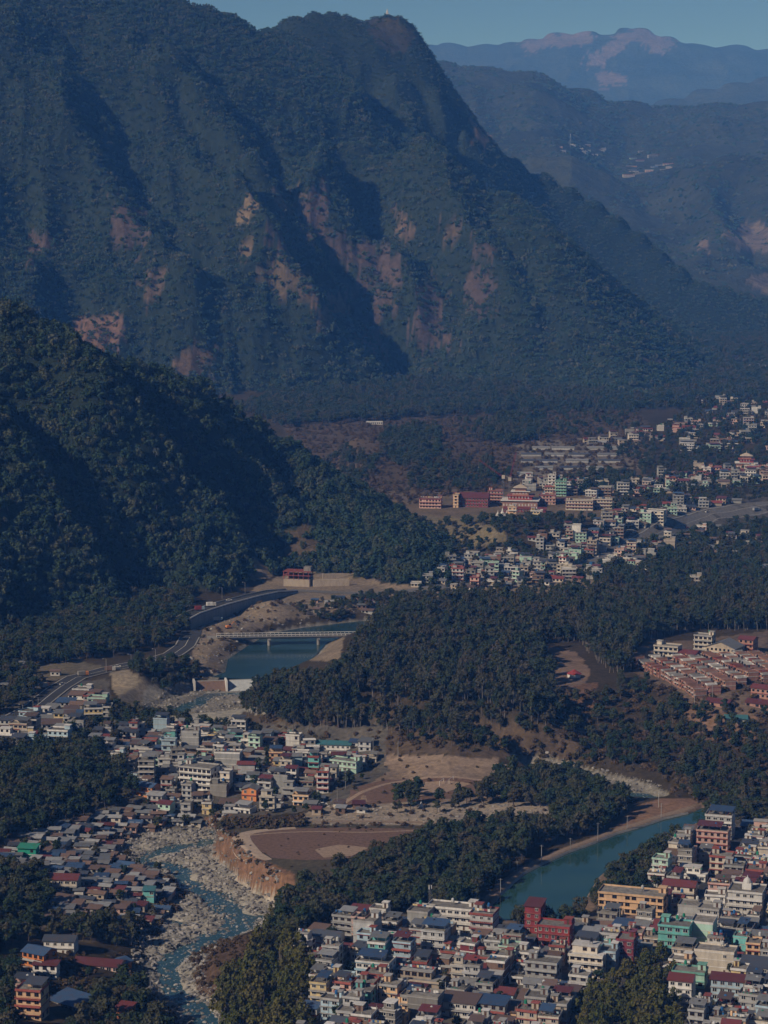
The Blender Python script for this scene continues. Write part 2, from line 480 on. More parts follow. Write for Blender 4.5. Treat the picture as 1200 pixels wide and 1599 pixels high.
MTN_BARE = [   # bare faces of the mountains
    ([(175, 320), (220, 312), (228, 350), (225, 390), (185, 392)], BARE), ([(35, 380), (90, 355), (95, 380), (45, 405)], BARE),
    ([(480, 290), (520, 262), (530, 300), (510, 350), (560, 375), (600, 395), (575, 420), (530, 410), (480, 350), (470, 320)], (.094, .068, .061)),
    ([(415, 360), (445, 350), (440, 400), (420, 410)], BARE), ([(370, 310), (400, 295), (390, 350), (368, 350)], (.16, .12, .08)),
    ([(575, 400), (620, 390), (625, 450), (590, 450)], BARE), ([(640, 490), (680, 430), (695, 470), (690, 520), (705, 560), (660, 545)], (.090, .066, .060)),
    ([(590, 470), (615, 460), (610, 510), (590, 505)], BARE), ([(725, 440), (760, 420), (790, 470), (740, 480)], BARE),
    ([(500, 480), (540, 450), (560, 480), (520, 510)], (.15, .11, .08)), ([(100, 510), (190, 500), (185, 540), (110, 530)], (.16, .1, .08)),
    ([(270, 560), (340, 540), (330, 590), (280, 590)], (.13, .09, .065)), ([(360, 370), (390, 375), (385, 405), (362, 400)], (.15, .11, .07)),
    ([(735, 185), (770, 215), (770, 235), (740, 225)], (.17, .115, .08)), ([(570, 44), (600, 24), (645, 36), (648, 70), (590, 70)], (.065, .056, .036)),
    ([(440, 300), (470, 290), (465, 340), (445, 340)], (.11, .085, .06)), ([(545, 430), (575, 430), (580, 470), (550, 460)], BARE), ([(460, 440), (490, 450), (500, 490), (470, 480)], (.12, .085, .065)), ([(615, 330), (640, 340), (650, 380), (625, 370)], (.11, .08, .06)), ([(560, 520), (600, 515), (610, 560), (570, 560)], (.11, .08, .06)), ([(225, 430), (260, 420), (265, 460), (235, 465)], (.11, .08, .06)), ([(690, 330), (720, 345), (715, 380), (695, 370)], (.1, .075, .055)),
    ([(740, 370), (770, 380), (760, 410), (740, 400)], BARE), ([(410, 430), (440, 400), (500, 430), (450, 470)], (.12, .09, .06)),
    ([(1130, 360), (1180, 345), (1215, 360), (1215, 395), (1150, 388)], (.145, .118, .102)), ([(1085, 385), (1110, 365), (1105, 395)], (.17, .13, .11)),
    ([(1165, 435), (1215, 425), (1215, 462), (1175, 455)], (.145, .118, .102)),
    ([(660, 600), (760, 590), (780, 640), (680, 655)], (.12, .09, .06)), ([(1000, 555), (1030, 560), (1050, 575), (1010, 565)], (.16, .12, .09)),
    ([(395, 880), (425, 888), (432, 920), (400, 925)], PALE), ([(440, 820), (480, 825), (520, 870), (450, 880)], (.10, .075, .05)),
    ([(90, 985), (140, 980), (140, 1025), (85, 1020)], (.14, .11, .085)),
    ([(805, 68), (845, 55), (920, 46), (930, 70), (870, 72), (830, 82)], (.155, .116, .106)), ([(965, 55), (1000, 40), (1020, 45), (1060, 68), (1030, 85), (990, 60), (950, 95), (905, 108), (940, 75)], (.155, .116, .106)),
    ([(930, 118), (970, 108), (975, 130), (945, 140)], (.16, .115, .1)), ([(905, 85), (960, 80), (940, 105)], (.15, .11, .1)),
]

def paint(x, y, z, g):
    n = len(x)
    col = np.empty((n, 3))
    col[:] = FOREST
    px, py = project(x, y, z)
    v = fbm(x, y, 90, 3, 61)[:, None]
    base = np.array(SOIL) * (1 + .25 * v)
    col = np.where((g == 0)[:, None], base * np.array((.62, .62, .55)), col)
    far = (g >= 3)[:, None]
    vv = fbm(x, y, 500, 4, 62)[:, None]
    col = np.where(far, np.array((.045, .050, .034)) * (1 + .35 * vv), col)
    jx = fbm(x, y, 14, 3, 71); jy = fbm(x, y, 14, 3, 72)
    for poly, c, rag in PAINT:
        m = inpoly(px + rag * jx, py + rag * .6 * jy, poly) & (g == 0)
        cc = np.array(c) * (1 + .16 * fbm(x[m], y[m], 22, 3, 73))[:, None]
        col[m] = cc
    bare = bare_mask(x, y, z, g)
    for i, (poly, c) in enumerate(MTN_BARE):
        m = bare == i + 1
        col[m] = np.array(c) * (1 + .2 * fbm(x[m], y[m], 40, 3, 74))[:, None]
    d1 = sdist(x, y, BED1)
    dryw = (g == 0) & (d1 < 0.0)
    col[dryw] = np.array(GRAVEL) * (1 + .25 * fbm(x[dryw], y[dryw], 8, 3, 75))[:, None]
    cl = (g == 0) & (d1 >= 0.0) & (d1 < 7.5) & (px > 318) & (px < 470) & (py < 1440)
    col[cl] = np.array(CLIFF) * (1 + .3 * fbm(x[cl] * 2.5, z[cl] * .6, 5, 3, 76))[:, None]
    for B in (BED2, BED2B, BED3):
        m = (g == 0) & (sdist(x, y, B) < 3) & (z < -4)
        col[m] = np.array(GRAVEL) * .62 * (1 + .25 * fbm(x[m], y[m], 9, 3, 75))[:, None]
    m = (sdist(x, y, CANAL) < 5) & (g == 0)
    col[m] = np.array(PATH) * .8
    return np.clip(col, .004, .8)

def bare_mask(x, y, z, g):
    px, py = project(x, y, z)
    s = np.where(g >= 3, 60.0, 30.0)
    jx = fbm(x / s, y / s, 1.0, 4, 81, .75); jy = fbm(x / s, y / s, 1.0, 4, 82, .75)
    out = np.zeros(x.shape, int)
    amp = np.where(g >= 4, 16, np.where(g >= 3, 10, 34))
    for i, (poly, c) in enumerate(MTN_BARE):
        m = inpoly(px + amp * jx, py + amp * .9 * jy, poly) & (g > 0)
        out[m] = i + 1
    return out

# ------------------------------------------------------------------ terrain meshes
def ang(a, b, st):
    return np.arange(a, b, st)

th = np.radians(np.concatenate([ang(-26, -11, .5), ang(-11, 11, .052), ang(11, 26.1, .5)]))
yy = np.concatenate([np.arange(420, 760, 12), np.arange(760, 1480, 2.5), np.arange(1480, 2350, 5), np.arange(2350, 3000, 9), np.arange(3000, 5250, 11),
                     np.geomspace(5250, 8800, 110), np.geomspace(8830, 9300, 14), np.geomspace(9400, 14500, 40), np.geomspace(14600, 17600, 60), np.geomspace(17650, 18400, 16), np.geomspace(18700, 26000, 16)])
TX = np.tan(th)
gx = (yy[:, None] * TX[None, :]); gy = np.repeat(yy[:, None], len(TX), 1)
nr, nc = gx.shape
fx, fy = gx.ravel(), gy.ravel()
fz, fg = height(fx, fy)
fcol = paint(fx, fy, fz, fg)

def surf_mesh(name, verts, faces, mat, smooth=True, col=None):
    me = bpy.data.meshes.new(name)
    verts = np.asarray(verts, np.float32); faces = np.asarray(faces, np.int32)
    k = faces.shape[1]
    me.vertices.add(len(verts)); me.vertices.foreach_set('co', verts.ravel())
    me.loops.add(faces.size); me.loops.foreach_set('vertex_index', faces.ravel())
    me.polygons.add(len(faces)); me.polygons.foreach_set('loop_start', np.arange(0, faces.size, k, dtype=np.int32))
    if smooth:
        me.polygons.foreach_set('use_smooth', np.ones(len(faces), bool))
    me.update(calc_edges=True)
    if col is not None:
        at = me.color_attributes.new('Col', 'FLOAT_COLOR', 'POINT')
        at.data.foreach_set('color', np.concatenate([col, np.ones((len(col), 1))], 1).astype(np.float32).ravel())
    me.materials.append(MATS[mat])
    return me

idx = np.arange(nr * nc).reshape(nr, nc)
quads = np.stack([idx[:-1, :-1], idx[:-1, 1:], idx[1:, 1:], idx[1:, :-1]], -1).reshape(-1, 4)
qg = np.max(fg[quads], axis=1)
qg = np.where((qg == 0) & (fy[quads[:, 0]] > 5600), 3, qg)
for gid, nm, mat in ((0, 'ground', 'valley_soil'), (1, 'wooded_hill', 'hill_soil'), (2, 'mountain', 'hill_soil'), (3, 'hills', 'far_hill_soil'), (4, 'distant_mountain', 'far_hill_soil')):
    q = quads[qg == gid]
    u, inv = np.unique(q, return_inverse=True)
    me = surf_mesh(nm, np.stack([fx[u], fy[u], fz[u]], 1), inv.reshape(-1, 4), mat, True, fcol[u])
    o = bpy.data.objects.new(nm, me)
    COL.objects.link(o)
    o['kind'] = 'structure'

def hz(x, y):
    """height of the built terrain (bilinear in the mesh) at points"""
    x = np.atleast_1d(np.asarray(x, float)); y = np.atleast_1d(np.asarray(y, float))
    i = np.clip(np.searchsorted(yy, y) - 1, 0, nr - 2)
    t = x / y
    j = np.clip(np.searchsorted(TX, t) - 1, 0, nc - 2)
    fyv = (y - yy[i]) / (yy[i + 1] - yy[i]); fxv = (t - TX[j]) / (TX[j + 1] - TX[j])
    Z = fz.reshape(nr, nc)
    return (Z[i, j] * (1 - fxv) + Z[i, j + 1] * fxv) * (1 - fyv) + (Z[i + 1, j] * (1 - fxv) + Z[i + 1, j + 1] * fxv) * fyv

def h1(x, y):
    return float(hz(x, y)[0])

def hit(px, py):
    """first point of the built terrain on a photo pixel's sight line"""
    dx, dy, dz = ray(px, py)
    Y = np.concatenate([np.arange(450, 3000, 1.5), np.arange(3000, 6000, 6), np.arange(6000, 25000, 40)])
    x = dx / dy * Y
    z = hz(x, Y)
    b = np.nonzero(CAM_H + dz / dy * Y < z)[0]
    i = b[0] if len(b) else len(Y) - 1
    return float(x[i]), float(Y[i]), float(z[i])

# ------------------------------------------------------------------ haze: the blue air of the valley
hb = bpy.data.meshes.new('haze')
X0, X1, Y0_, Y1_, Z0, Z1 = -14500, 14500, -600, 27500, -60, 1860
hb.from_pydata([(X0, Y0_, Z0), (X1, Y0_, Z0), (X1, Y1_, Z0), (X0, Y1_, Z0), (X0, Y0_, Z1), (X1, Y0_, Z1), (X1, Y1_, Z1), (X0, Y1_, Z1)], [],
               [(3, 2, 1, 0), (4, 5, 6, 7), (0, 1, 5, 4), (1, 2, 6, 5), (2, 3, 7, 6), (3, 0, 4, 7)])
hm = bpy.data.materials.new('haze_air'); hm.use_nodes = True
ht = hm.node_tree
ht.nodes.remove(ht.nodes['Principled BSDF'])
hv = ht.nodes.new('ShaderNodeVolumePrincipled')
hv.inputs['Color'].default_value = (.10, .335, 1.0, 1)
hv.inputs['Density'].default_value = 6.4e-5
hv.inputs['Anisotropy'].default_value = -0.25
hv.inputs['Absorption Color'].default_value = (1, 1, 1, 1)
ht.links.new(hv.outputs[0], ht.nodes['Material Output'].inputs['Volume'])
hb.materials.append(hm)
haze = bpy.data.objects.new('haze', hb)
haze['kind'] = 'stuff'
haze['label'] = 'thin blue haze hanging in the valley air'
COL.objects.link(haze)
# ------------------------------------------------------------------ building materials
def paint_mat(name, rgb, rough=.85, var=.22, dirt=.26, spec=.2):
    """plaster or concrete: each thing slightly different, rain stains running down"""
    m, t, b = nt(name)
    oi = N(t, 'ShaderNodeObjectInfo')
    rv = ramp(t, oi.outputs['Random'], [(0, (1 - var,) * 3), (1, (1 + var * .6,) * 3)])
    n1 = world_noise(t, .55, 5, .65, (1, 1, .25))
    st = ramp(t, n1, [(.3, (1 - dirt, 1 - dirt * 1.05, 1 - dirt * 1.1)), (.62, (1.05, 1.05, 1.05))])
    c = mixc(t, 1.0, (*rgb, 1), rv, 'MULTIPLY')
    c = mixc(t, 1.0, c, st, 'MULTIPLY')
    t.links.new(c, b.inputs['Base Color'])
    b.inputs['Roughness'].default_value = rough
    b.inputs['Specular IOR Level'].default_value = spec
    return m

def tin_mat(name, rgb, rust=.5):
    m, t, b = nt(name)
    tc = N(t, 'ShaderNodeTexCoord')
    wv = N(t, 'ShaderNodeTexWave'); wv.inputs['Scale'].default_value = 1.6; wv.bands_direction = 'X'; wv.inputs['Distortion'].default_value = .3
    t.links.new(tc.outputs['Object'], wv.inputs['Vector'])
    oi = N(t, 'ShaderNodeObjectInfo')
    rv = ramp(t, oi.outputs['Random'], [(0, (.6, .62, .65)), (1, (1.2, 1.15, 1.1))])
    n1 = world_noise(t, .45, 5, .7)
    rm = ramp(t, n1, [(.5, (0, 0, 0)), (.7, (rust, rust, rust))])
    c = mixc(t, 1.0, (*rgb, 1), rv, 'MULTIPLY')
    c = mixc(t, rm, c, (.12, .07, .045, 1))
    t.links.new(c, b.inputs['Base Color'])
    b.inputs['Roughness'].default_value = .55
    b.inputs['Metallic'].default_value = .0
    bp = N(t, 'ShaderNodeBump'); bp.inputs['Strength'].default_value = .5; bp.inputs['Distance'].default_value = .08
    t.links.new(wv.outputs['Fac'], bp.inputs['Height']); t.links.new(bp.outputs[0], b.inputs['Normal'])
    return m

WALLS = {'white': (.62, .60, .57), 'cream': (.55, .49, .41), 'grey': (.33, .33, .325), 'pale grey': (.43, .43, .43), 'beige': (.42, .35, .28), 'pink': (.55, .36, .31),
         'peach': (.66, .44, .27), 'yellow': (.6, .47, .25), 'orange': (.68, .26, .10), 'red': (.27, .048, .05), 'maroon': (.22, .05, .06), 'teal': (.16, .44, .42),
         'mint': (.38, .55, .46), 'pale blue': (.38, .5, .58), 'brown': (.2, .13, .1), 'bare concrete': (.25, .235, .215), 'green': (.03, .33, .22), 'terracotta': (.36, .2, .155), 'purple': (.22, .08, .13)}
for k, c in WALLS.items():
    paint_mat('wall ' + k, c)
TINS = {'maroon': (.15, .042, .044), 'red': (.23, .055, .05), 'blue': (.05, .10, .20), 'grey': (.2, .21, .22), 'rusty': (.185, .125, .10), 'green': (.03, .22, .15), 'silver': (.33, .345, .36), 'teal': (.06, .2, .23), 'slate': (.07, .085, .115)}
for k, c in TINS.items():
    tin_mat('tin ' + k, c)
paint_mat('roof concrete', (.24, .225, .205), var=.3, dirt=.5)
paint_mat('slab white', (.64, .62, .6)); paint_mat('slab grey', (.36, .35, .34)); paint_mat('slab red', (.3, .09, .075)); paint_mat('slab blue', (.3, .45, .55)); paint_mat('slab green', (.18, .4, .33))
paint_mat('joinery white', (.6, .58, .55)); paint_mat('joinery brown', (.10, .055, .035)); paint_mat('steel', (.2, .2, .2), .5)
paint_mat('asphalt', (.055, .056, .06), .9, .1, .25); paint_mat('dusty asphalt', (.15, .143, .138), .9, .1, .35); paint_mat('lane paint', (.6, .59, .55)); paint_mat('road concrete', (.3, .285, .265)); paint_mat('dirt track', (.27, .20, .15), .95, .1, .3)
for k, c in {'black': (.015, .015, .016), 'green': (.02, .22, .13), 'blue': (.02, .12, .32), 'white': (.55, .55, .53)}.items():
    paint_mat('tank ' + k, c, .4, .2, .15, .5)
m, t, b = nt('glass'); b.inputs['Base Color'].default_value = (.012, .015, .02, 1); b.inputs['Roughness'].default_value = .12; b.inputs['Specular IOR Level'].default_value = .6
paint_mat('track pale', (.40, .31, .245), .95, 0, .25); paint_mat('field red', FIELD, .95, .0, .45); paint_mat('field pale', (.33, .24, .18), .95, 0, .3)

# ------------------------------------------------------------------ mesh building
class MB:
    def __init__(s):
        s.v = []; s.f = []; s.m = []

    def face(s, pts, mi=0):
        i = len(s.v); s.v.extend(pts); s.f.append(tuple(range(i, i + len(pts)))); s.m.append(mi)
        return s

    def box(s, x0, x1, y0, y1, z0, z1, mi=0, bottom=False):
        i = len(s.v)
        s.v += [(x0, y0, z0), (x1, y0, z0), (x1, y1, z0), (x0, y1, z0), (x0, y0, z1), (x1, y0, z1), (x1, y1, z1), (x0, y1, z1)]
        F = [(4, 5, 6, 7), (0, 1, 5, 4), (1, 2, 6, 5), (2, 3, 7, 6), (3, 0, 4, 7), (3, 2, 1, 0)]
        for q in F:
            s.f.append(tuple(i + k for k in q)); s.m.append(mi)
        return s

    def cyl(s, x, y, z0, z1, r, n=8, mi=0, r1=None):
        r1 = r if r1 is None else r1
        i = len(s.v)
        for z, rr in ((z0, r), (z1, r1)):
            for k in range(n):
                a = 2 * math.pi * k / n
                s.v.append((x + rr * math.cos(a), y + rr * math.sin(a), z))
        for k in range(n):
            k2 = (k + 1) % n
            s.f.append((i + k, i + k2, i + n + k2, i + n + k)); s.m.append(mi)
        s.f.append(tuple(i + n + k for k in range(n))); s.m.append(mi)
        s.f.append(tuple(i + n - 1 - k for k in range(n))); s.m.append(mi)
        return s

    def bar(s, a, b, r, n=5, mi=0):
        a = Vector(a); b = Vector(b); d = (b - a).normalized()
        u = d.orthogonal().normalized(); w = d.cross(u)
        i = len(s.v)
        for p in (a, b):
            for k in range(n):
                t = 2 * math.pi * k / n
                s.v.append(tuple(p + u * (r * math.cos(t)) + w * (r * math.sin(t))))
        for k in range(n):
            k2 = (k + 1) % n
            s.f.append((i + k, i + k2, i + n + k2, i + n + k)); s.m.append(mi)
        s.f.append(tuple(i + n + k for k in range(n))); s.m.append(mi)
        s.f.append(tuple(i + n - 1 - k for k in range(n))); s.m.append(mi)
        return s

    def gable(s, x0, x1, y0, y1, z, rise, th=.12, axis='x', mi=0):
        """two sloping sheets meeting at a ridge, with thickness"""
        for sgn in (0, 1):
            if axis == 'x':
                ym = (y0 + y1) / 2; ye = y0 if sgn == 0 else y1
                a = [(x0, ye, z), (x1, ye, z), (x1, ym, z + rise), (x0, ym, z + rise)]
            else:
                xm = (x0 + x1) / 2; xe = x0 if sgn == 0 else x1
                a = [(xe, y0, z), (xe, y1, z), (xm, y1, z + rise), (xm, y0, z + rise)]
            if (sgn == 0) != (axis == 'x'):
                a = a[::-1]
            s.plate(a, th, mi)
        return s

    def plate(s, a, th=.1, mi=0):
        i = len(s.v); n = len(a)
        s.v += list(a) + [(p[0], p[1], p[2] - th) for p in a]
        s.f.append(tuple(i + k for k in range(n))); s.m.append(mi)
        s.f.append(tuple(i + 2 * n - 1 - k for k in range(n))); s.m.append(mi)
        for k in range(n):
            k2 = (k + 1) % n
            s.f.append((i + k, i + n + k, i + n + k2, i + k2)); s.m.append(mi)
        return s

    def mesh(s, name, mats):
        me = bpy.data.meshes.new(name)
        me.from_pydata(s.v, [], s.f)
        for mt in (mats if isinstance(mats, (list, tuple)) else [mats]):
            me.materials.append(MATS[mt])
        if any(s.m):
            me.polygons.foreach_set('material_index', s.m)
        return me

    def build(s, name, mats, parent=None, kind=None):
        return put(name, s.mesh(name, mats), parent, kind)

def put(name, me, parent=None, kind=None, loc=None, rot=None, scale=None):
    o = bpy.data.objects.new(name, me)
    COL.objects.link(o)
    if parent is not None:
        o.parent = parent
    if kind:
        o['kind'] = kind
    if loc is not None:
        o.location = loc
    if rot is not None:
        o.rotation_euler = rot
    if scale is not None:
        o.scale = scale
    return o

def thing(name, label, cat, loc, rz=0.0, group=None):
    o = bpy.data.objects.new(name, None)
    o.empty_display_size = .5
    COL.objects.link(o)
    o.location = loc; o.rotation_euler = (0, 0, rz)
    if label:
        o['label'] = label
    o['category'] = cat
    if group:
        o['group'] = group
    return o

def tag(o, label, cat, group=None):
    o['label'] = label; o['category'] = cat
    if group:
        o['group'] = group
    return o

# window sashes are shared meshes: a frame standing proud of the wall, dark glass set back in it
WIN = {}
def window_mesh(w, h, fr):
    k = (round(w, 1), round(h, 1), fr)
    if k not in WIN:
        b = MB(); e = .11; y0, y1 = -.10, .05
        b.box(-w / 2, w / 2, y0, y1, 0, e); b.box(-w / 2, w / 2, y0, y1, h - e, h)
        b.box(-w / 2, -w / 2 + e, y0, y1, e, h - e); b.box(w / 2 - e, w / 2, y0, y1, e, h - e); b.box(-e / 2, e / 2, y0, y1, e, h - e)
        b.box(-w / 2 - .12, w / 2 + .12, -.22, .03, h + .02, h + .12)
        b.box(-w / 2 + e, w / 2 - e, -.03, .04, e, h - e, 1)
        WIN[k] = b.mesh('window', ['joinery ' + fr, 'glass'])
    return WIN[k]

OCC = []          # ground already taken: (x, y, radius)
HOUSES = []       # every house with what its label needs

def free(x, y, r, pad=0.0):
    for a, b, c in OCC:
        if (a - x) ** 2 + (b - y) ** 2 < (c + r + pad) ** 2:
            return False
    return True

ROOF_WORDS = {'flat': 'flat roof', 'gable': '{} tin gable roof', 'mono': '{} tin roof', 'shelter': '{} tin shelter on its roof', 'cabin': 'flat roof and stair cabin',
              'tank': 'flat roof with {} water tank', 'pillars': 'unfinished roof pillars', 'dome': 'small domed turret on its roof', 'setback': 'set-back top floor'}

def make_house(x, y, yaw, w, d, n, wall, roof='flat', tint='grey', zone='', near=True, slab=None, frame=None, blank=False, name='house', cat='house', group=None, side=True,
               sh=3.0, extra=None, rnd=None, label=None, balc=None, roof_cab=True, pref=None, cab=None):
    """concrete-frame house: walls, a projecting slab at every floor, windows, doors and what stands on the roof. Front is local -Y."""
    r = rnd or R
    z = min(h1(x + a * w * .4, y + b * d * .4) for a in (-1, 0, 1) for b in (-1, 0, 1))
    t = thing(name, None, cat, (x, y, z), yaw, group)
    HOUSES.append(dict(o=t, x=x, y=y, z=z, n=n, wall=wall, roof=roof, tint=tint, zone=zone, label=label, cat=cat, pref=pref))
    OCC.append((x, y, .5 * math.hypot(w, d) * .8))
    slab = slab or r.choice(['slab white', 'slab grey', 'slab grey', 'slab white', 'slab red'])
    frame = frame or r.choice(['white', 'brown', 'white'])
    H = n * sh
    hw, hd = w / 2, d / 2
    top_back = 0.0
    if roof == 'setback' and n > 1:
        top_back = d * .35
    # walls, storey by storey so the top one may step back
    b = MB()
    b.box(-hw, hw, -hd, hd, -2.5, (n - 1) * sh if top_back else H)
    if top_back:
        b.box(-hw + .6, hw * .55, -hd + top_back, hd - .01, (n - 1) * sh, H)
    b.build('wall', 'wall ' + wall, t)
    if near and not blank and w > 6.5 and label is None and r.random() < .4:      # a lower wing at one side
        aw = w * r.uniform(.3, .5); an = max(1, n - r.choice([1, 1, 2])); ax_ = r.choice([-1, 1]); ad = d * r.uniform(.5, .8)
        a0 = ax_ * hw * .6; a0, a1 = (a0 - aw, a0) if ax_ < 0 else (a0, a0 + aw)
        yb = -hd - r.uniform(.6, 1.8)
        an_ = MB().box(a0, a1, yb, yb + ad, -2.5, an * sh - .4).build('annex', 'wall ' + r.choice([wall, wall, 'grey', 'bare concrete']), t)
        if r.random() < .5:
            MB().plate([(a0 - .3, yb - .5, an * sh - .35), (a1 + .3, yb - .5, an * sh - .35), (a1 + .3, yb + ad, an * sh + .25), (a0 - .3, yb + ad, an * sh + .25)], .1).build('annex_roof', 'tin ' + r.choice(['rusty', 'grey', 'maroon', 'slate']), an_)
        else:
            MB().box(a0 - .2, a1 + .2, yb - .4, yb + ad, an * sh - .4, an * sh - .2).build('annex_roof', slab, an_)
        wx_ = window_mesh(1.2, 1.2, frame)
        for k in range(an):
            put('annex_window', wx_, an_, None, ((a0 + a1) / 2, yb - .03, k * sh + .9))
    balc = balc if balc is not None else (r.random() < .55 and not blank)
    for k in range(1, n + 1):
        b = MB()
        zt = k * sh
        if k == n and top_back:
            b.box(-hw + .3, hw * .55 + .3, -hd + top_back - .5, hd + .2, zt - .05, zt + .18)
            b.build('floor_slab', slab, t)
            continue
        if k == n and roof in ('gable', 'mono'):
            break
        ov = .12 if blank else (1.5 if balc and k < n else .7)
        b.box(-hw - .2, hw + .2, -hd - ov, hd + .15, zt - .18, zt + .06)
        b.build('floor_slab', slab, t)
        if balc and k < n and near:
            rb = MB(); zz = zt + .06
            if r.random() < .5:
                rb.box(-hw - .2, hw + .2, -hd - ov, -hd - ov + .1, zz, zz + .75)
            else:
                for q in range(int(w / .9) + 1):
                    xx = -hw - .1 + q * (w + .2) / max(1, int(w / .9))
                    rb.box(xx - .04, xx + .04, -hd - ov + .02, -hd - ov + .1, zz, zz + .75)
                rb.box(-hw - .2, hw + .2, -hd - ov, -hd - ov + .12, zz + .75, zz + .85)
            rb.build('railing', slab if r.random() < .6 else 'wall ' + wall, t)
    # windows and doors
    wins = [] if not blank else ([(hw * .55, 0, 0)] if r.random() < .6 else [])
    if not blank:
        nw = max(1, int(w / 2.7))
        for k in range(n):
            ty = -hd if not (k == n - 1 and top_back) else -hd + top_back
            x0, x1 = (-hw, hw) if not (k == n - 1 and top_back) else (-hw + .6, hw * .55)
            q = max(1, int((x1 - x0) / 2.7))
            for i in range(q):
                if r.random() < .08:
                    continue
                wins.append((x0 + (i + .5) * (x1 - x0) / q, ty, k * sh + .95, 0))
        if side and near:
            q = max(1, int(d / 3.6))
            for k in range(n - (1 if top_back else 0)):
                for i in range(q):
                    if r.random() < .35:
                        continue
                    wins.append((hw, -hd + (i + .5) * d / q, k * sh + .95, 1))
    ww = r.choice([1.4, 1.7, 2.0]); wh = r.choice([1.35, 1.6])
    door_x = r.uniform(-.3, .3) * w
    if near:
        me = window_mesh(ww, wh, frame)
        for a in wins:
            if len(a) == 3:
                a = (a[0], -hd, (n - 1) * sh + 1.0, 0)
            if a[3] == 0 and a[2] < 1.5 and abs(a[0] - door_x) < 1.3:
                continue
            put('window', me, t, None, (a[0], a[1] - .03, a[2]) if a[3] == 0 else (a[0] + .03, a[1], a[2]), (0, 0, 0 if a[3] == 0 else math.pi / 2))
        dm = MB().box(-.55, .55, -.08, .02, 0, 2.1, 0).box(-.42, .42, -.1, -.075, .1, 2.0, 1)
        put('door', dm.mesh('door', ['joinery white', 'joinery brown']), t, None, (door_x, -hd - .01, 0))
    elif wins:
        b = MB()
        for a in wins:
            if len(a) == 3:
                continue
            if a[3] == 0:
                b.box(a[0] - ww / 2, a[0] + ww / 2, a[1] - .05, a[1] + .02, a[2], a[2] + wh, 1)
                b.box(a[0] - ww / 2 - .1, a[0] + ww / 2 + .1, a[1] - .2, a[1] + .02, a[2] + wh, a[2] + wh + .12)
        if b.f:
            b.build('windows', ['joinery ' + frame, 'glass'], t, 'stuff')
    # roof
    if roof in ('gable', 'mono'):
        b = MB()
        if roof == 'gable':
            ax = 'x' if (extra != 'end') else 'y'
            rise = (d if ax == 'x' else w) * .2
            b.gable(-hw - .7, hw + .7, -hd - .8, hd + .6, H + .0, rise, .12, ax)
            g = MB()
            if ax == 'x':
                for sx in (-hw, hw):
                    g.face([(sx, -hd, H), (sx, hd, H), (sx, 0, H + rise * .93)])
            else:
                for sy in (-hd, hd):
                    g.face([(-hw, sy, H), (hw, sy, H), (0, sy, H + rise * .93)])
            g.build('gable_wall', 'wall ' + wall, t)
        else:
            b.plate([(-hw - .5, -hd - .9, H + .1), (hw + .5, -hd - .9, H + .1), (hw + .5, hd + .4, H + .1 + d * .13), (-hw - .5, hd + .4, H + .1 + d * .13)], .12)
        b.build('tin_roof', 'tin ' + tint, t)
        return t
    if not top_back or True:
        b = MB(); e = .14; ph = .75; zt = H + .06 if not top_back else (n - 1) * sh + .06
        y0 = -hd - (.12 if blank else .7); y1 = hd + .15
        if top_back:
            y1 = -hd + top_back - .6
        b.box(-hw - .2, hw + .2, y0, y0 + e, zt, zt + ph)
        b.box(-hw - .2, -hw - .2 + e, y0 + e, y1, zt, zt + ph); b.box(hw + .2 - e, hw + .2, y0 + e, y1, zt, zt + ph)
        if not top_back:
            b.box(-hw - .2 + e, hw + .2 - e, y1 - e, y1, zt, zt + ph)
        b.build('parapet', slab if r.random() < .5 else 'wall ' + wall, t)
    zt = H + .06
    if not top_back:
        b = MB().face([(-hw - .06, -hd - .1, zt + .03), (hw + .06, -hd - .1, zt + .03), (hw + .06, hd, zt + .03), (-hw - .06, hd, zt + .03)])
        b.build('roof', 'roof concrete', t)
    if roof == 'dome':
        b = MB().box(-2, 2, -2, 2, zt, zt + 2.8)
        b.build('stair_cabin', 'wall ' + wall, t)
        b = MB(); rr = [1.9, 1.8, 1.35, .6, .25, .05]; zs = [2.8, 3.6, 4.4, 5.0, 5.4, 6.2]
        for k in range(5):
            b.cyl(0, 0, zt + zs[k], zt + zs[k + 1], rr[k], 12, 0, rr[k + 1])
        b.build('turret_dome', 'slab white', t)
    if roof_cab and (roof in ('cabin', 'tank', 'pillars') or (roof == 'flat' and near and not blank)) and w > 6:
        cw, cd = min(3.2, w * .35), min(3.6, d * .4)
        cx = r.choice([-1, 1]) * (hw - cw / 2 - .3); cyy = hd - cd / 2 - .3
        b = MB().box(cx - cw / 2, cx + cw / 2, cyy - cd / 2, cyy + cd / 2, zt, zt + 2.4)
        c = b.build('stair_cabin', 'wall ' + (cab or wall), t)
        b = MB().box(cx - cw / 2 - .3, cx + cw / 2 + .3, cyy - cd / 2 - .5, cyy + cd / 2 + .2, zt + 2.4, zt + 2.56)
        b.build('cabin_roof', slab, c)
        if near:
            b = MB().box(cx - .45, cx + .45, cyy - cd / 2 - .05, cyy - cd / 2 + .02, zt + .05, zt + 2.0)
            b.build('cabin_door', 'joinery brown', c)
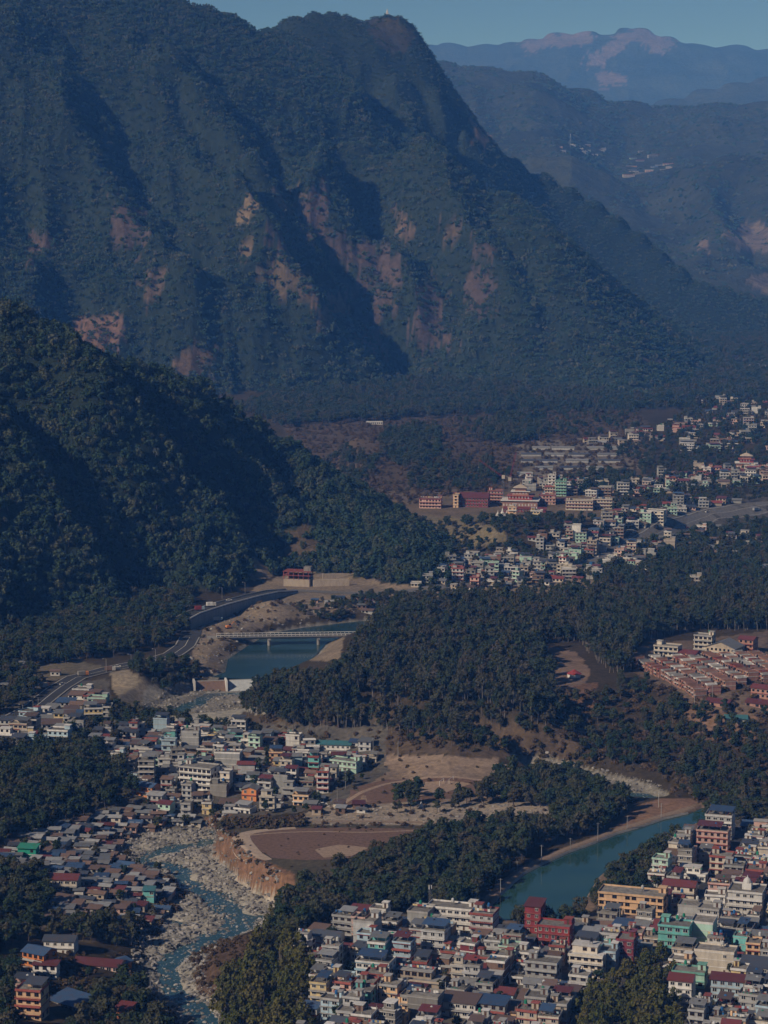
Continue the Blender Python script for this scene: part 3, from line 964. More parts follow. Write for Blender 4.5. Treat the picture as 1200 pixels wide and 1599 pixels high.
    if roof == 'tank' or (near and r.random() < .45):
        tk = tint if roof == 'tank' and ('tank ' + tint) in MATS else r.choice(['black', 'black', 'green', 'blue', 'white'])
        cx = r.uniform(-.5, .5) * hw; cyy = r.uniform(0, .6) * hd
        b = MB()
        for a in (-.5, .5):
            for c in (-.5, .5):
                b.box(cx + a - .06, cx + a + .06, cyy + c - .06, cyy + c + .06, zt, zt + 1.4)
        b.box(cx - .7, cx + .7, cyy - .7, cyy + .7, zt + 1.4, zt + 1.5)
        s = b.build('tank_stand', 'steel', t)
        b = MB().cyl(cx, cyy, zt + 1.5, zt + 2.7, .62, 10).cyl(cx, cyy, zt + 2.7, zt + 2.95, .58, 10, 0, .3).cyl(cx, cyy, zt + 2.95, zt + 3.05, .28, 8)
        b.build('water_tank', 'tank ' + tk, t)
    if roof == 'shelter':
        sx0, sx1 = (-hw - .3, hw * r.uniform(.2, 1.0) + .3)
        if r.random() < .4:
            sx0, sx1 = -sx1, -sx0
        b = MB().plate([(sx0, -hd * .8, zt + 2.35), (sx1, -hd * .8, zt + 2.35), (sx1, hd + .3, zt + 2.9), (sx0, hd + .3, zt + 2.9)], .1)
        b.build('tin_shelter', 'tin ' + tint, t)
        b = MB()
        for a in (sx0 + .4, (sx0 + sx1) / 2, sx1 - .4):
            b.box(a - .07, a + .07, -hd * .75, -hd * .75 + .14, zt, zt + 2.3); b.box(a - .07, a + .07, hd - .1, hd + .04, zt, zt + 2.75)
        b.build('shelter_posts', 'steel', t)
        if r.random() < .6:
            b = MB().box(sx0 + .6, sx1 - .6, hd * .1, hd * .9, zt, zt + 2.3)
            b.build('roof_room', 'wall ' + wall, t)
    if roof == 'pillars':
        for a in (-1, 0, 1):
            for c in (-1, 1):
                b = MB().box(a * (hw - .3) - .15, a * (hw - .3) + .15, c * (hd - .3) - .15, c * (hd - .3) + .15, zt, zt + 1.5)
                for q in (-.1, .1):
                    b.box(a * (hw - .3) + q - .02, a * (hw - .3) + q + .02, c * (hd - .3) - .02, c * (hd - .3) + .02, zt + 1.5, zt + 2.4)
                b.build('pillar_stub', 'roof concrete', t)
    if near and r.random() < .3 and roof != 'dome':
        ly = r.uniform(-.6, .2) * hd; x0 = -hw + .5
        ln = MB().bar((-hw + .3, ly, zt), (-hw + .3, ly, zt + 1.9), .05, 4).bar((hw - .3, ly, zt), (hw - .3, ly, zt + 1.9), .05, 4).bar((-hw + .3, ly, zt + 1.85), (hw - .3, ly, zt + 1.85), .02, 3)
        lo_ = ln.build('clothes_line', 'steel', t)
        while x0 < hw - 1.2:
            cw_ = r.uniform(.5, 1.1); hh_ = r.uniform(.6, 1.2)
            if r.random() < .7:
                MB().box(x0, x0 + cw_, ly - .03, ly + .03, zt + 1.82 - hh_, zt + 1.82).build('cloth', r.choice(['slab white', 'wall red', 'wall pale blue', 'tank blue', 'slab white', 'wall yellow', 'wall pink']), lo_)
            x0 += cw_ + .1
    if near and r.random() < .3:
        b = MB()
        for q in range(r.randint(3, 7)):
            a = r.uniform(-.9, .9) * hw; s = r.uniform(.2, .5); c = -hd + r.uniform(.1, .5)
            b.box(a - s / 2, a + s / 2, c - .2, c + .2, zt, zt + r.uniform(.3, 1.1))
        b.build('roof_planters', r.choice(['wall terracotta', 'tank green', 'wall brown']), t, 'stuff')
    return t
# ------------------------------------------------------------------ roads, tracks and playing fields: thin sheets draped on the land
def strip(name, pix, width, mat, lift=.12, z=0.0, step=4.0, pts=None, kind='structure', smooth=2):
    p = np.array([hit(a, b)[:2] for a, b in pix]) if pts is None else np.array(pts)
    for _ in range(smooth):          # Chaikin corners
        q = [p[0]]
        for a, b in zip(p[:-1], p[1:]):
            q += [a * .75 + b * .25, a * .25 + b * .75]
        p = np.array(q + [p[-1]])
    p = dense(p, step)
    t = np.gradient(p, axis=0); t /= np.linalg.norm(t, axis=1)[:, None] + 1e-9
    nrm = np.stack([-t[:, 1], t[:, 0]], 1)
    K = 5
    vs_, fs = [], []
    offs = np.linspace(-.5, .5, K)
    zc = hz(p[:, 0], p[:, 1])
    for i in range(len(p)):
        for o in offs:
            q = p[i] + nrm[i] * o * (width if np.isscalar(width) else np.interp(i / len(p), np.linspace(0, 1, len(width)), width))
            vs_.append((q[0], q[1], 0))
    vs_ = np.array(vs_)
    vs_[:, 2] = hz(vs_[:, 0], vs_[:, 1]) + lift
    for i in range(len(p) - 1):
        for k in range(K - 1):
            a = i * K + k
            fs.append((a, a + K, a + K + 1, a + 1))
    # solid sheet 10 cm thick edges
    me = surf_mesh(name, vs_, fs, mat, True)
    o = put(name, me, None, kind)
    return o, p, nrm

def patch(name, pix, mat, lift=.1, kind='structure', step=2.5):
    """polygon sheet draped on the land"""
    poly = [hit(a, b)[:2] for a, b in pix]
    xs = [q[0] for q in poly]; ys = [q[1] for q in poly]
    n = len(poly)
    c = (sum(xs) / n, sum(ys) / n)
    rings = 6
    P2 = dense(np.array(poly + poly[:1]), 4.0)[:-1]
    P2 = P2 + np.stack([fbm(P2[:, 0], P2[:, 1], 7, 3, 91), fbm(P2[:, 0], P2[:, 1], 7, 3, 92)], 1) * 1.2
    m = len(P2)
    V = [(c[0], c[1])]; F = []
    for k in range(1, rings + 1):
        V += [tuple(np.array(c) + (q - np.array(c)) * k / rings) for q in P2]
    V = np.array(V); Z = hz(V[:, 0], V[:, 1]) + lift
    for i in range(m):
        F.append((0, 1 + i, 1 + (i + 1) % m))
    me = bpy.data.meshes.new(name)
    for k in range(rings - 1):
        for i in range(m):
            a = 1 + k * m
            F.append((a + i, a + m + i, a + m + (i + 1) % m, a + (i + 1) % m))
    me.from_pydata([(V[i, 0], V[i, 1], Z[i]) for i in range(len(V))], [], F)
    me.materials.append(MATS[mat])
    me.polygons.foreach_set('use_smooth', [True] * len(F))
    return put(name, me, None, kind)

HW1 = [(-60, 1150), (24, 1122), (55, 1106), (88, 1078), (114, 1060), (147, 1051), (183, 1043), (220, 1037), (262, 1028), (292, 1010), (300, 985)]
HW2 = [(452, 922), (492, 924), (550, 927), (620, 926), (700, 917), (800, 905), (860, 896), (915, 886), (950, 866), (990, 852), (1045, 826), (1105, 802), (1200, 790), (1300, 782)]
road, HWP, HWN = strip('highway', HW1, 15, 'asphalt', .25)
road2, HW2P, HW2N = strip('highway', HW2, [12, 12, 14, 20, 20, 17, 13], 'dusty asphalt', .25, step=8)
for q in list(HWP[::3]):
    OCC.append((q[0], q[1], 8.0))
for i, q in enumerate(HW2P):
    OCC.append((q[0], q[1], 6.5 if i < len(HW2P) * .45 else 9.0))
for off in (-7.0, 7.0):
    strip('kerb', None, .9, 'road concrete', .5, pts=[HWP[i] + HWN[i] * off for i in range(0, len(HWP), 6)], smooth=0)
strip('lane_line', None, .35, 'lane paint', .3, pts=[HWP[i] for i in range(0, len(HWP), 6)], smooth=0)
for off in (-7.5, 0, 7.5):
    strip('kerb', None, .9, 'road concrete', .45, pts=[HW2P[i] + HW2N[i] * off for i in range(len(HW2P) // 2, len(HW2P) - 8, 4)], smooth=0)
# playing field on the cliff top: red earth, a pale running loop, a worn end
patch('field', [(395, 1300), (440, 1296), (520, 1293), (600, 1294), (725, 1297), (722, 1312), (660, 1318), (600, 1322), (560, 1340), (480, 1345), (425, 1340), (400, 1325), (388, 1312)], 'field red', .1)
patch('worn_earth', [(490, 1328), (530, 1320), (575, 1326), (552, 1338), (505, 1341)], 'field pale', .2)
patch('worn_earth', [(690, 1310), (725, 1308), (722, 1315), (690, 1316)], 'field pale', .2)
strip('running_track', [(462, 1294), (420, 1297), (385, 1302), (374, 1310), (383, 1322), (398, 1335), (420, 1345)], [4, 4, 6, 10, 9, 6, 3], 'track pale', .22, step=2)
strip('running_track', [(390, 1306), (430, 1302), (500, 1299), (570, 1302), (640, 1298), (730, 1300)], 1.8, 'field pale', .24, step=2)
patch('field', [(548, 1235), (600, 1218), (690, 1213), (775, 1220), (750, 1240), (690, 1250), (600, 1255), (540, 1258)], 'field red', .1)
patch('worn_earth', [(620, 1240), (650, 1224), (700, 1220), (735, 1225), (700, 1238), (650, 1246)], 'field pale', .2)
strip('running_track', [(520, 1258), (570, 1236), (620, 1220), (690, 1214), (790, 1222)], [4, 3, 2.5, 2.5], 'field pale', .2, step=3)
strip('dirt_track', [(470, 1285), (560, 1283), (680, 1286), (760, 1290), (850, 1287)], 3.5, 'dirt track', .15)
strip('dirt_track', [(600, 1195), (640, 1186), (720, 1192), (800, 1200)], 5, 'dirt track', .15)
strip('dirt_track', [(785, 1392), (820, 1362), (847, 1347), (891, 1327), (920, 1317), (964, 1300), (1002, 1288), (1037, 1276), (1085, 1262)], 4.5, 'dirt track', .35, step=2)
strip('canal_wall', None, .8, 'road concrete', .6, pts=CANAL[1:10], step=2, smooth=0)

# water
def water_mat(name, rgb, rough, bump, scale, foam=None):
    m, t, b = nt(name)
    n1 = world_noise(t, scale, 4, .6)
    c = mixc(t, ramp(t, world_noise(t, .05, 2), [(.35, (0, 0, 0)), (.7, (1, 1, 1))]), (*rgb, 1), (rgb[0] * .6, rgb[1] * .75, rgb[2] * .85, 1))
    t.links.new(c, b.inputs['Base Color'])
    if foam:
        fm = ramp(t, world_noise(t, .55, 6, .75, (1, .6, 1)), [(foam, (0, 0, 0)), (foam + .07, (1, 1, 1))])
        t.links.new(mixc(t, fm, c, (.5, .52, .52, 1)), b.inputs['Base Color'])
    b.inputs['Roughness'].default_value = rough
    b.inputs['IOR'].default_value = 1.33
    bp = N(t, 'ShaderNodeBump'); bp.inputs['Strength'].default_value = bump; bp.inputs['Distance'].default_value = .3
    t.links.new(n1, bp.inputs['Height']); t.links.new(bp.outputs[0], b.inputs['Normal'])

water_mat('river water', (.042, .086, .092), .15, .5, .35, .575)
water_mat('lake water', (.032, .068, .075), .1, .2, .35)
water_mat('canal water', (.032, .080, .072), .06, .05, .4)
paint_mat('white water', (.42, .44, .45), .6, 0, .2)

def flat_poly(name, poly, z, mat, kind='structure'):
    me = bpy.data.meshes.new(name)
    me.from_pydata([(a, b, z) for a, b in poly], [], [tuple(range(len(poly)))])
    me.materials.append(MATS[mat])
    return put(name, me, None, kind)

flat_poly('river_water', BED1, -14.75, 'river water')
flat_poly('canal_water', CANAL, -1.3, 'canal water')
flat_poly('lake_water', BED2, -5.6, 'lake water')
flat_poly('river_water', BED2B, -11.3, 'river water')
flat_poly('river_water', BED3, -8.9, 'river water')

# ------------------------------------------------------------------ the town by the canal (foreground)
TH = math.radians(18)
E1 = np.array([math.cos(TH), -math.sin(TH)]); E2 = np.array([math.sin(TH), math.cos(TH)])
T0 = G(690, 1565)
def uv(p):
    q = np.array(p) - T0
    return float(q @ E1), float(q @ E2)
def xy(u, v):
    return T0 + E1 * u + E2 * v

TOWN_POLY = [(468, 1480), (530, 1448), (620, 1440), (740, 1440), (780, 1462), (900, 1462), (935, 1440), (1010, 1425), (1035, 1360), (1060, 1320), (1095, 1300), (1210, 1292), (1330, 1300),
             (1330, 1660), (1080, 1660), (1080, 1625), (1070, 1565), (1050, 1540), (1068, 1500), (1040, 1497), (985, 1512), (950, 1535), (905, 1560), (880, 1600), (870, 1680), (470, 1680), (485, 1560), (500, 1530), (480, 1500)]
street_u = [0.0, uv(G(1115, 1365))[0]]
LANES = [('street', street_u[0], uv(G(620, 1650))[1], uv(G(745, 1530))[1]), ('street', street_u[1], uv(G(1040, 1430))[1], uv(G(1160, 1305))[1])]
for nm, u, v0, v1 in LANES:
    strip(nm, None, 5.5, 'asphalt', .2, pts=[xy(u, v) for v in np.linspace(v0, v1, 12)], smooth=0)
for nm, u, v0, v1 in LANES:
    for k in range(int((v1 - v0) / 4)):
        q = xy(u, v0 + 2 + 4 * k); OCC.append((q[0], q[1], 2.6))

ZN = 'canal town'
def hero(px, py, w, d, n, wall, roof='flat', tint='grey', yaw=None, **kw):
    p = hit(px, py)
    a = -TH if yaw is None else math.radians(yaw)
    back = d / 2
    x = p[0] + math.sin(-a) * back; y = p[1] + math.cos(a) * back
    o = make_house(x, y, a, w, d, n, wall, roof, tint, **kw)
    if p[1] < 1250:            # keep a yard or street open before it
        for k in range(max(1, int(w / 7))):
            s_ = (k + .5) / max(1, int(w / 7)) - .5
            OCC.append((p[0] + math.cos(a) * s_ * w - math.sin(-a) * 3.5, p[1] + math.sin(a) * s_ * w - math.cos(a) * 3.5, 2.6 if w < 20 else 5.0))
    return o

hero(985, 1430, 29, 11, 3, 'peach', 'flat', zone=ZN, slab='wall peach', frame='brown', name='school_building', cat='school', balc=False, label='long three-storey peach-yellow school block beside the canal trees')
hero(832, 1458, 7, 9, 4, 'red', 'mono', 'maroon', zone=ZN, slab='slab red', label='tall narrow bright red house with maroon tin roof')
hero(864, 1482, 14, 9, 3, 'red', 'cabin', zone=ZN, slab='slab red', frame='white', label='wide three-storey dark red house below the tall red one')
hero(652, 1458, 9, 12, 3, 'grey', 'flat', blank=True, zone=ZN, label='blank grey concrete block at the town edge beside the white row')
hero(703, 1452, 21, 9, 3, 'white', 'flat', zone=ZN, slab='slab white', label='long white three-storey row between two grey blocks')
hero(752, 1472, 10, 10, 4, 'pale grey', 'tank', 'blue', zone=ZN, blank=False, label='tall pale grey house with blue tank, at the long white row')
hero(676, 1500, 10, 9, 4, 'pale grey', 'shelter', 'blue', zone=ZN, slab='slab white', label='four-storey pale grey house topped by a blue tin shelter')
hero(1052, 1492, 13, 9, 4, 'teal', 'tank', 'green', zone=ZN, slab='slab green', label='four-storey turquoise house with green roof tank')
hero(1096, 1487, 9, 11, 4, 'mint', 'flat', zone=ZN, blank=True, label='tall blank pale green block right beside the turquoise house')
hero(1163, 1436, 15, 13, 4, 'white', 'dome', zone=ZN, slab='slab white', label='large white house with a small domed turret on its roof')
hero(1082, 1438, 13, 9, 2, 'grey', 'flat', zone=ZN, blank=True, label='blank grey two-storey block in front of the domed white house')
hero(976, 1514, 7, 9, 4, 'maroon', 'flat', zone=ZN, slab='wall purple', label='narrow four-storey maroon house with purple floor bands')
hero(568, 1484, 9, 11, 4, 'pale grey', 'pillars', zone=ZN, blank=True, label='tall windowless pale grey block at the town corner near the grove')
hero(582, 1540, 14, 9, 3, 'white', 'shelter', 'blue', zone=ZN, slab='slab blue', label='white house with pale blue floor bands and dark blue shelter')
hero(508, 1484, 12, 8, 2, 'white', 'gable', 'slate', zone=ZN, label='low white house with slate-blue tin gable at the grove edge')
hero(650, 1545, 19, 10, 2, 'beige', 'setback', zone=ZN, slab='slab grey', label='wide two-storey beige house left of the street')
hero(560, 1478, 6, 6, 4, 'pink', 'tank', 'blue', zone=ZN, label='slender pink house with bright blue roof tank at the grove edge')
hero(915, 1528, 14, 10, 4, 'cream', 'setback', zone=ZN, slab='slab white', label='large cream house with set-back top floor above the bamboo thicket')
hero(948, 1522, 7, 9, 3, 'pale blue', 'cabin', zone=ZN, slab='slab white', label='pale blue three-storey house beside the large cream one')
hero(1062, 1568, 9, 9, 3, 'white', 'gable', 'red', zone=ZN, label='white three-storey house with bright red tin gable by the bamboo')
hero(1140, 1568, 15, 9, 3, 'pale blue', 'gable', 'maroon', zone=ZN, label='wide pale blue house under a broad maroon gable roof')
hero(1115, 1522, 16, 9, 3, 'cream', 'flat', zone=ZN, blank=True, slab='slab white', label='long blank cream block right of the bamboo thicket')
hero(1178, 1534, 15, 10, 2, 'grey', 'mono', 'slate', zone=ZN, blank=True, label='slate-grey metal-clad shed right of the blank cream block')
hero(1075, 1543, 13, 8, 2, 'mint', 'tank', 'green', zone=ZN, slab='slab green', label='mint house with green floor bands beside the bamboo')
hero(1122, 1312, 13, 10, 4, 'pale grey', 'shelter', 'blue', zone=ZN, label='pale grey house with blue tin shelters at the far end of the town')
hero(1112, 1338, 15, 9, 4, 'pink', 'shelter', 'maroon', zone=ZN, slab='slab red', label='pink house with red floor bands at the far end of the town')
hero(1125, 1368, 10, 9, 3, 'cream', 'cabin', zone=ZN, slab='slab red', label='cream house with red floor bands on the left side of the straight street')
hero(1080, 1378, 13, 8, 2, 'white', 'setback', zone=ZN, label='low white house with arcaded front beside the canal trees')
hero(1060, 1405, 14, 9, 2, 'cream', 'gable', 'maroon', zone=ZN, label='cream house with maroon tin gable just behind the peach school')
hero(660, 1595, 12, 9, 3, 'bare concrete', 'flat', zone=ZN, blank=True, label='stained bare concrete block at the street foot')
hero(845, 1540, 13, 8, 3, 'grey', 'cabin', zone=ZN, slab='slab grey', label='dark grey three-storey house with pale window frames, centre of the town')
hero(715, 1590, 14, 9, 2, 'white', 'mono', 'rusty', zone=ZN, label='white house with rusty lean-to roof right of the street lamps')
hero(765, 1592, 12, 8, 2, 'grey', 'mono', 'blue', zone=ZN, label='low grey shed with blue tin roof at the picture foot')

wall_mix = ['white'] * 6 + ['cream'] * 4 + ['grey'] * 6 + ['pale grey'] * 7 + ['beige'] * 2 + ['pink'] * 2 + ['bare concrete'] * 5 + ['pale blue'] * 3 + ['mint', 'teal', 'yellow', 'peach', 'maroon', 'brown']
roof_mix = ['flat'] * 2 + ['cabin'] * 5 + ['tank'] * 4 + ['setback'] * 5 + ['shelter'] * 9 + ['pillars'] * 2 + ['gable'] * 4 + ['mono'] * 6
tin_mix = ['maroon'] * 4 + ['blue'] * 3 + ['grey'] * 5 + ['rusty'] * 5 + ['red'] + ['silver'] + ['slate'] * 5
def tint_for(roof, r):
    return r.choice(['black', 'black', 'green', 'blue', 'white']) if roof == 'tank' else r.choice(tin_mix)

r = random.Random(5)
u = -130.0
cnt = 0
while u < 190:
    wlot = r.uniform(6.4, 10.2)
    v = -75 + r.uniform(0, 8)
    while v < 330:
        dlot = r.uniform(6.4, 9.4)
        p = xy(u + wlot / 2 + r.uniform(-.6, .6), v + dlot / 2)
        v += dlot + (r.uniform(2.0, 4.5) if r.random() < .35 else .5)
        if p[1] < 700:
            continue
        px, py = project(p[0], p[1], 0.0)
        if not (460 < px < 1260 and py < 1650) or not inpoly(px, py, TOWN_POLY):
            continue
        w, d = wlot - r.uniform(.4, 1.6), dlot - r.uniform(.3, 1.2)
        if not free(p[0], p[1], .5 * math.hypot(w, d) * .8, -1.2):
            continue
        if r.random() < .07:
            continue
        roof = r.choice(roof_mix)
        n = r.choices([1, 2, 3, 4], [2, 8, 8, 2])[0]
        if roof in ('gable', 'mono'):
            n = r.choice([1, 1, 2])
        make_house(p[0], p[1], -TH + r.uniform(-.08, .08), w, d, n, r.choice(wall_mix), roof, tint_for(roof, r), zone=ZN, rnd=r, sh=r.uniform(2.6, 3.0), blank=r.random() < .12, name='town_house', group='houses of the canal town')
        cnt += 1
    u += wlot + .4
print('town houses', cnt)

# ------------------------------------------------------------------ the settlement left of the river and its far bank
def fill(poly, zone, group, spacing, n_max, maker, seed, yaw=0.0, zguess=0.0, tries=6000):
    r = random.Random(seed)
    poly_w = [hit(a, b)[:2] for a, b in poly]
    xs = [p[0] for p in poly_w]; ys = [p[1] for p in poly_w]
    k = 0
    for _ in range(tries):
        if k >= n_max:
            break
        x, y = r.uniform(min(xs), max(xs)), r.uniform(min(ys), max(ys))
        z = h1(x, y)
        px, py = project(x, y, z)
        if not inpoly(px, py, poly):
            continue
        if not free(x, y, spacing / 2, 0):
            continue
        if maker(x, y, yaw + r.gauss(0, .12), r):
            k += 1
    return k

def m_concrete(zone, group, near=False, name='house', walls=wall_mix, wr=(8, 13), dr=(7, 10), nn=(1, 2, 3, 4), nwt=(3, 8, 6, 1), roofs=roof_mix, tins=tin_mix):
    def f(x, y, yaw, r):
        roof = r.choice(roofs)
        n = r.choices(nn, nwt)[0]
        if roof in ('gable', 'mono'):
            n = min(n, r.choice([1, 1, 2]))
        tint = r.choice(['black', 'green', 'blue']) if roof == 'tank' else r.choice(tins)
        make_house(x, y, yaw, r.uniform(*wr), r.uniform(*dr), n, r.choice(walls), roof, tint, zone=zone, near=near, rnd=r, group=group, blank=r.random() < .12, side=False, name=name)
        return True
    return f

Z2 = 'riverside settlement'
hero(305, 1234, 19, 11, 4, 'white', 'cabin', yaw=-22, zone=Z2, near=True, slab='slab grey', frame='brown', label='big four-storey white apartment house in the riverside settlement')
hero(389, 1251, 8, 8, 2, 'orange', 'gable', 'grey', yaw=-12, extra='end', zone=Z2, label='salmon-orange gabled house in front of the riverside settlement')
hero(297, 1176, 10, 8, 4, 'grey', 'tank', 'green', yaw=-6, blank=True, zone=Z2, label='tall blank grey block with green tank in the riverside settlement')
hero(222, 1245, 13, 8, 2, 'orange', 'gable', 'blue', yaw=-30, zone=Z2, label='orange house with blue roof against the dark grove')
hero(457, 1174, 8, 6, 3, 'white', 'flat', yaw=-14, blank=True, zone=Z2, label='blank white cube of a house at the wood edge')
hero(355, 1202, 14, 8, 3, 'grey', 'cabin', yaw=-8, blank=True, zone=Z2, label='wide blank grey block behind the big white apartment house')
hero(535, 1206, 17, 8, 2, 'mint', 'flat', yaw=-26, zone=Z2, name='school_building', cat='school', label='pale green two-storey block by the playing ground')
hero(520, 1176, 20, 8, 2, 'white', 'gable', 'teal', yaw=-8, zone=Z2, label='long white hall with teal tin roof by the wood')
hero(323, 1273, 5, 6, 2, 'yellow', 'cabin', yaw=-6, zone=Z2, label='small yellow two-storey house near the river bend')
hero(95, 1392, 15, 9, 2, 'cream', 'gable', 'maroon', yaw=-6, zone=Z2, label='cream house with long maroon roof among the bank shacks')
hero(42, 1342, 9, 6, 2, 'green', 'mono', 'green', yaw=-8, zone=Z2, blank=True, name='shed', cat='shed', label='bright green sheet-metal shed among the bank shacks')
hero(232, 1410, 5, 5, 2, 'teal', 'mono', 'teal', yaw=-4, zone=Z2, blank=True, name='shed', cat='shed', label='turquoise box shed at the boulders')
ZO = 'bottom left grove'
hero(52, 1518, 11, 9, 3, 'orange', 'gable', 'blue', yaw=-30, zone=ZO, label='bright orange house with blue roof in the bottom left grove')
hero(45, 1592, 10, 9, 4, 'peach', 'shelter', 'slate', yaw=-12, zone=ZO, label='peach four-storey house with dark floor bands at the bottom left')
hero(92, 1488, 13, 8, 2, 'white', 'gable', 'slate', yaw=-6, zone=ZO, label='white house with slate roof behind the bright orange house')
hero(150, 1512, 20, 9, 1, 'pink', 'gable', 'maroon', yaw=-14, zone=ZO, label='long low pink house with maroon roof by the boulders')
hero(180, 1512, 7, 7, 1, 'orange', 'gable', 'blue', yaw=-30, zone=ZO, extra='end', label='small orange house at the end of the long maroon-roofed one')
hero(98, 1572, 17, 11, 1, 'bare concrete', 'mono', 'blue', yaw=-38, zone=ZO, label='open hall under one broad blue tin roof at the bottom left')
hero(70, 1528, 10, 5, 2, 'white', 'mono', 'maroon', yaw=-8, zone=ZO, label='white house with red lean-to roof below the bright orange house')
hero(193, 1594, 6, 5, 2, 'orange', 'mono', 'red', yaw=-20, zone=ZO, label='little orange house half hidden in the trees at the picture foot')
hero(38, 1560, 10, 7, 2, 'pink', 'shelter', 'slate', yaw=-12, zone=ZO, label='pink house with grey roof shelter above the peach four-storey house')

A_POLY = [(150, 1150), (230, 1140), (420, 1150), (590, 1165), (600, 1195), (520, 1220), (500, 1250), (400, 1270), (330, 1278), (240, 1275), (215, 1225), (150, 1170)]
fill(A_POLY, Z2, '', 6.6, 185, m_concrete(Z2, 'houses of the riverside settlement', walls=wall_mix + ['grey', 'white', 'pale grey', 'bare concrete'], roofs=roof_mix + ['mono'] * 9 + ['gable'] * 4, wr=(4.5, 9.5), dr=(4.5, 7), nwt=(5, 8, 4, 1), tins=['grey', 'grey', 'rusty', 'rusty', 'slate', 'silver', 'maroon', 'grey', 'blue']), 3, math.radians(-10))
Z3 = 'bank shacks'
shack_walls = ['beige', 'cream', 'pale grey', 'brown', 'bare concrete', 'pink', 'white', 'grey']
def m_shack(zone, group, tins=('rusty', 'rusty', 'grey', 'grey', 'maroon', 'slate', 'silver', 'silver', 'rusty', 'grey', 'silver', 'blue', 'rusty')):
    def f(x, y, yaw, r):
        make_house(x, y, yaw, r.uniform(4, 9), r.uniform(3.5, 5.5), 1, r.choice(shack_walls), r.choice(['gable', 'mono', 'mono', 'gable', 'mono']), r.choice(tins), zone=zone, near=False, rnd=r, group=group, name='shack', cat='shack', sh=r.uniform(2.2, 3.2), side=False)
        return True
    return f
B_POLY = [(0, 1330), (60, 1300), (140, 1278), (215, 1262), (330, 1270), (330, 1288), (250, 1296), (185, 1310), (175, 1335), (205, 1355), (255, 1370), (272, 1392), (240, 1440), (215, 1440), (85, 1440), (80, 1395), (60, 1360), (0, 1362)]
fill(B_POLY, Z3, '', 5.3, 235, m_shack(Z3, 'shacks on the river bank'), 8, math.radians(-8), -6)
Z4 = 'highway bend'
fill([(0, 1125), (40, 1120), (100, 1085), (135, 1080), (165, 1120), (150, 1145), (60, 1175), (0, 1175)], Z4, '', 9.0, 30, m_concrete(Z4, 'houses at the highway bend', roofs=roof_mix + ['mono'] * 4), 21, math.radians(-8))
fill([(0, 1040), (120, 1035), (160, 1046), (90, 1062), (0, 1080)], Z4, '', 10, 5, m_shack(Z4, 'houses at the highway bend'), 22, math.radians(-6))
fill([(490, 938), (600, 932), (650, 938), (640, 950), (560, 962), (500, 960)], 'hill foot', '', 9, 16, m_shack('hill foot', 'huts near the bridge'), 24, math.radians(-6))
Z5 = 'playing ground edge'
fill([(480, 1262), (560, 1258), (570, 1275), (490, 1278)], Z5, '', 9, 6, m_shack(Z5, 'sheds at the playing ground'), 23, math.radians(-8))

# ------------------------------------------------------------------ terracotta estate on the bluff
Z6 = 'terracotta estate'
ORDW = ['first', 'second', 'third', 'fourth', 'fifth', 'sixth', 'seventh', 'eighth', 'ninth', 'tenth', 'eleventh', 'twelfth', 'thirteenth', 'fourteenth', 'fifteenth', 'sixteenth', 'seventeenth', 'eighteenth', 'nineteenth', 'twentieth', 'twenty-first', 'twenty-second', 'twenty-third', 'twenty-fourth', 'twenty-fifth', 'twenty-sixth', 'twenty-seventh', 'twenty-eighth']
def row(p0, p1, n, w, d, seed, storeys=2):
    a = np.array(hit(*p0)[:2]); b = np.array(hit(*p1)[:2])
    dirn = (b - a) / np.linalg.norm(b - a)
    L = np.linalg.norm(b - a)
    rr = random.Random(seed)
    yaw = math.atan2(dirn[1], dirn[0])     # facade runs along the row
    if math.cos(yaw) < 0 or True:
        nrm = np.array([dirn[1], -dirn[0]])
        if nrm[0] > 0 and nrm[1] > 0:
            yaw += math.pi
    for i in range(n):
        q = a + dirn * (i + .5) * L / n
        make_house(q[0], q[1], yaw, L / n - rr.uniform(.5, 1.4), d + rr.uniform(-1, 1), storeys, 'terracotta', rr.choice(['cabin', 'tank', 'cabin', 'cabin']), 'black', zone=Z6, near=False, rnd=rr, slab=rr.choice(['slab red', 'wall terracotta', 'slab grey', 'slab white']),
                   name='row_house', cat='house', group='row houses of the terracotta estate', side=True, balc=False, cab=rr.choice(['cream', 'white', 'cream', 'pale grey']), label='terracotta row house, %s from the near end of the %s estate row' % (ORDW[i], ORDW[seed - 1] if seed > 1 else 'front'), sh=rr.uniform(2.4, 2.8))
for i, (p0, p1, n) in enumerate((((1096, 1092), (998, 1040), 26), ((1118, 1087), (1022, 1036), 24), ((1142, 1078), (1056, 1036), 21), ((1160, 1071), (1078, 1034), 18), ((1178, 1064), (1102, 1032), 16), ((1202, 1066), (1130, 1032), 15), ((1226, 1066), (1152, 1030), 14), ((1250, 1066), (1176, 1030), 12))):
    row(p0, p1, n, 6.5, 6.5, 1 + i)
for (px, py, w, n) in ((1188, 1092, 12, 2), (1070, 1035, 14, 2), (1165, 1020, 10, 3), (1120, 1104, 14, 1), (1190, 1108, 20, 1)):
    hero(px, py, w, 9, n, 'terracotta', 'gable', 'maroon', yaw=-30, zone=Z6, near=False, slab='slab red', group='row houses of the terracotta estate')
hero(1040, 1032, 16, 9, 3, 'cream', 'cabin', yaw=-25, zone=Z6, near=False, label='cream three-storey house at the head of the terracotta estate')
hero(1098, 1022, 12, 8, 4, 'cream', 'flat', yaw=-25, zone=Z6, near=True, label='pale square tower of the hall behind the terracotta estate')
hero(1125, 1026, 20, 16, 2, 'beige', 'gable', 'grey', yaw=-30, zone=Z6, near=False, extra='end', name='hall', cat='hall', label='broad beige hall with grey roof behind the terracotta estate')
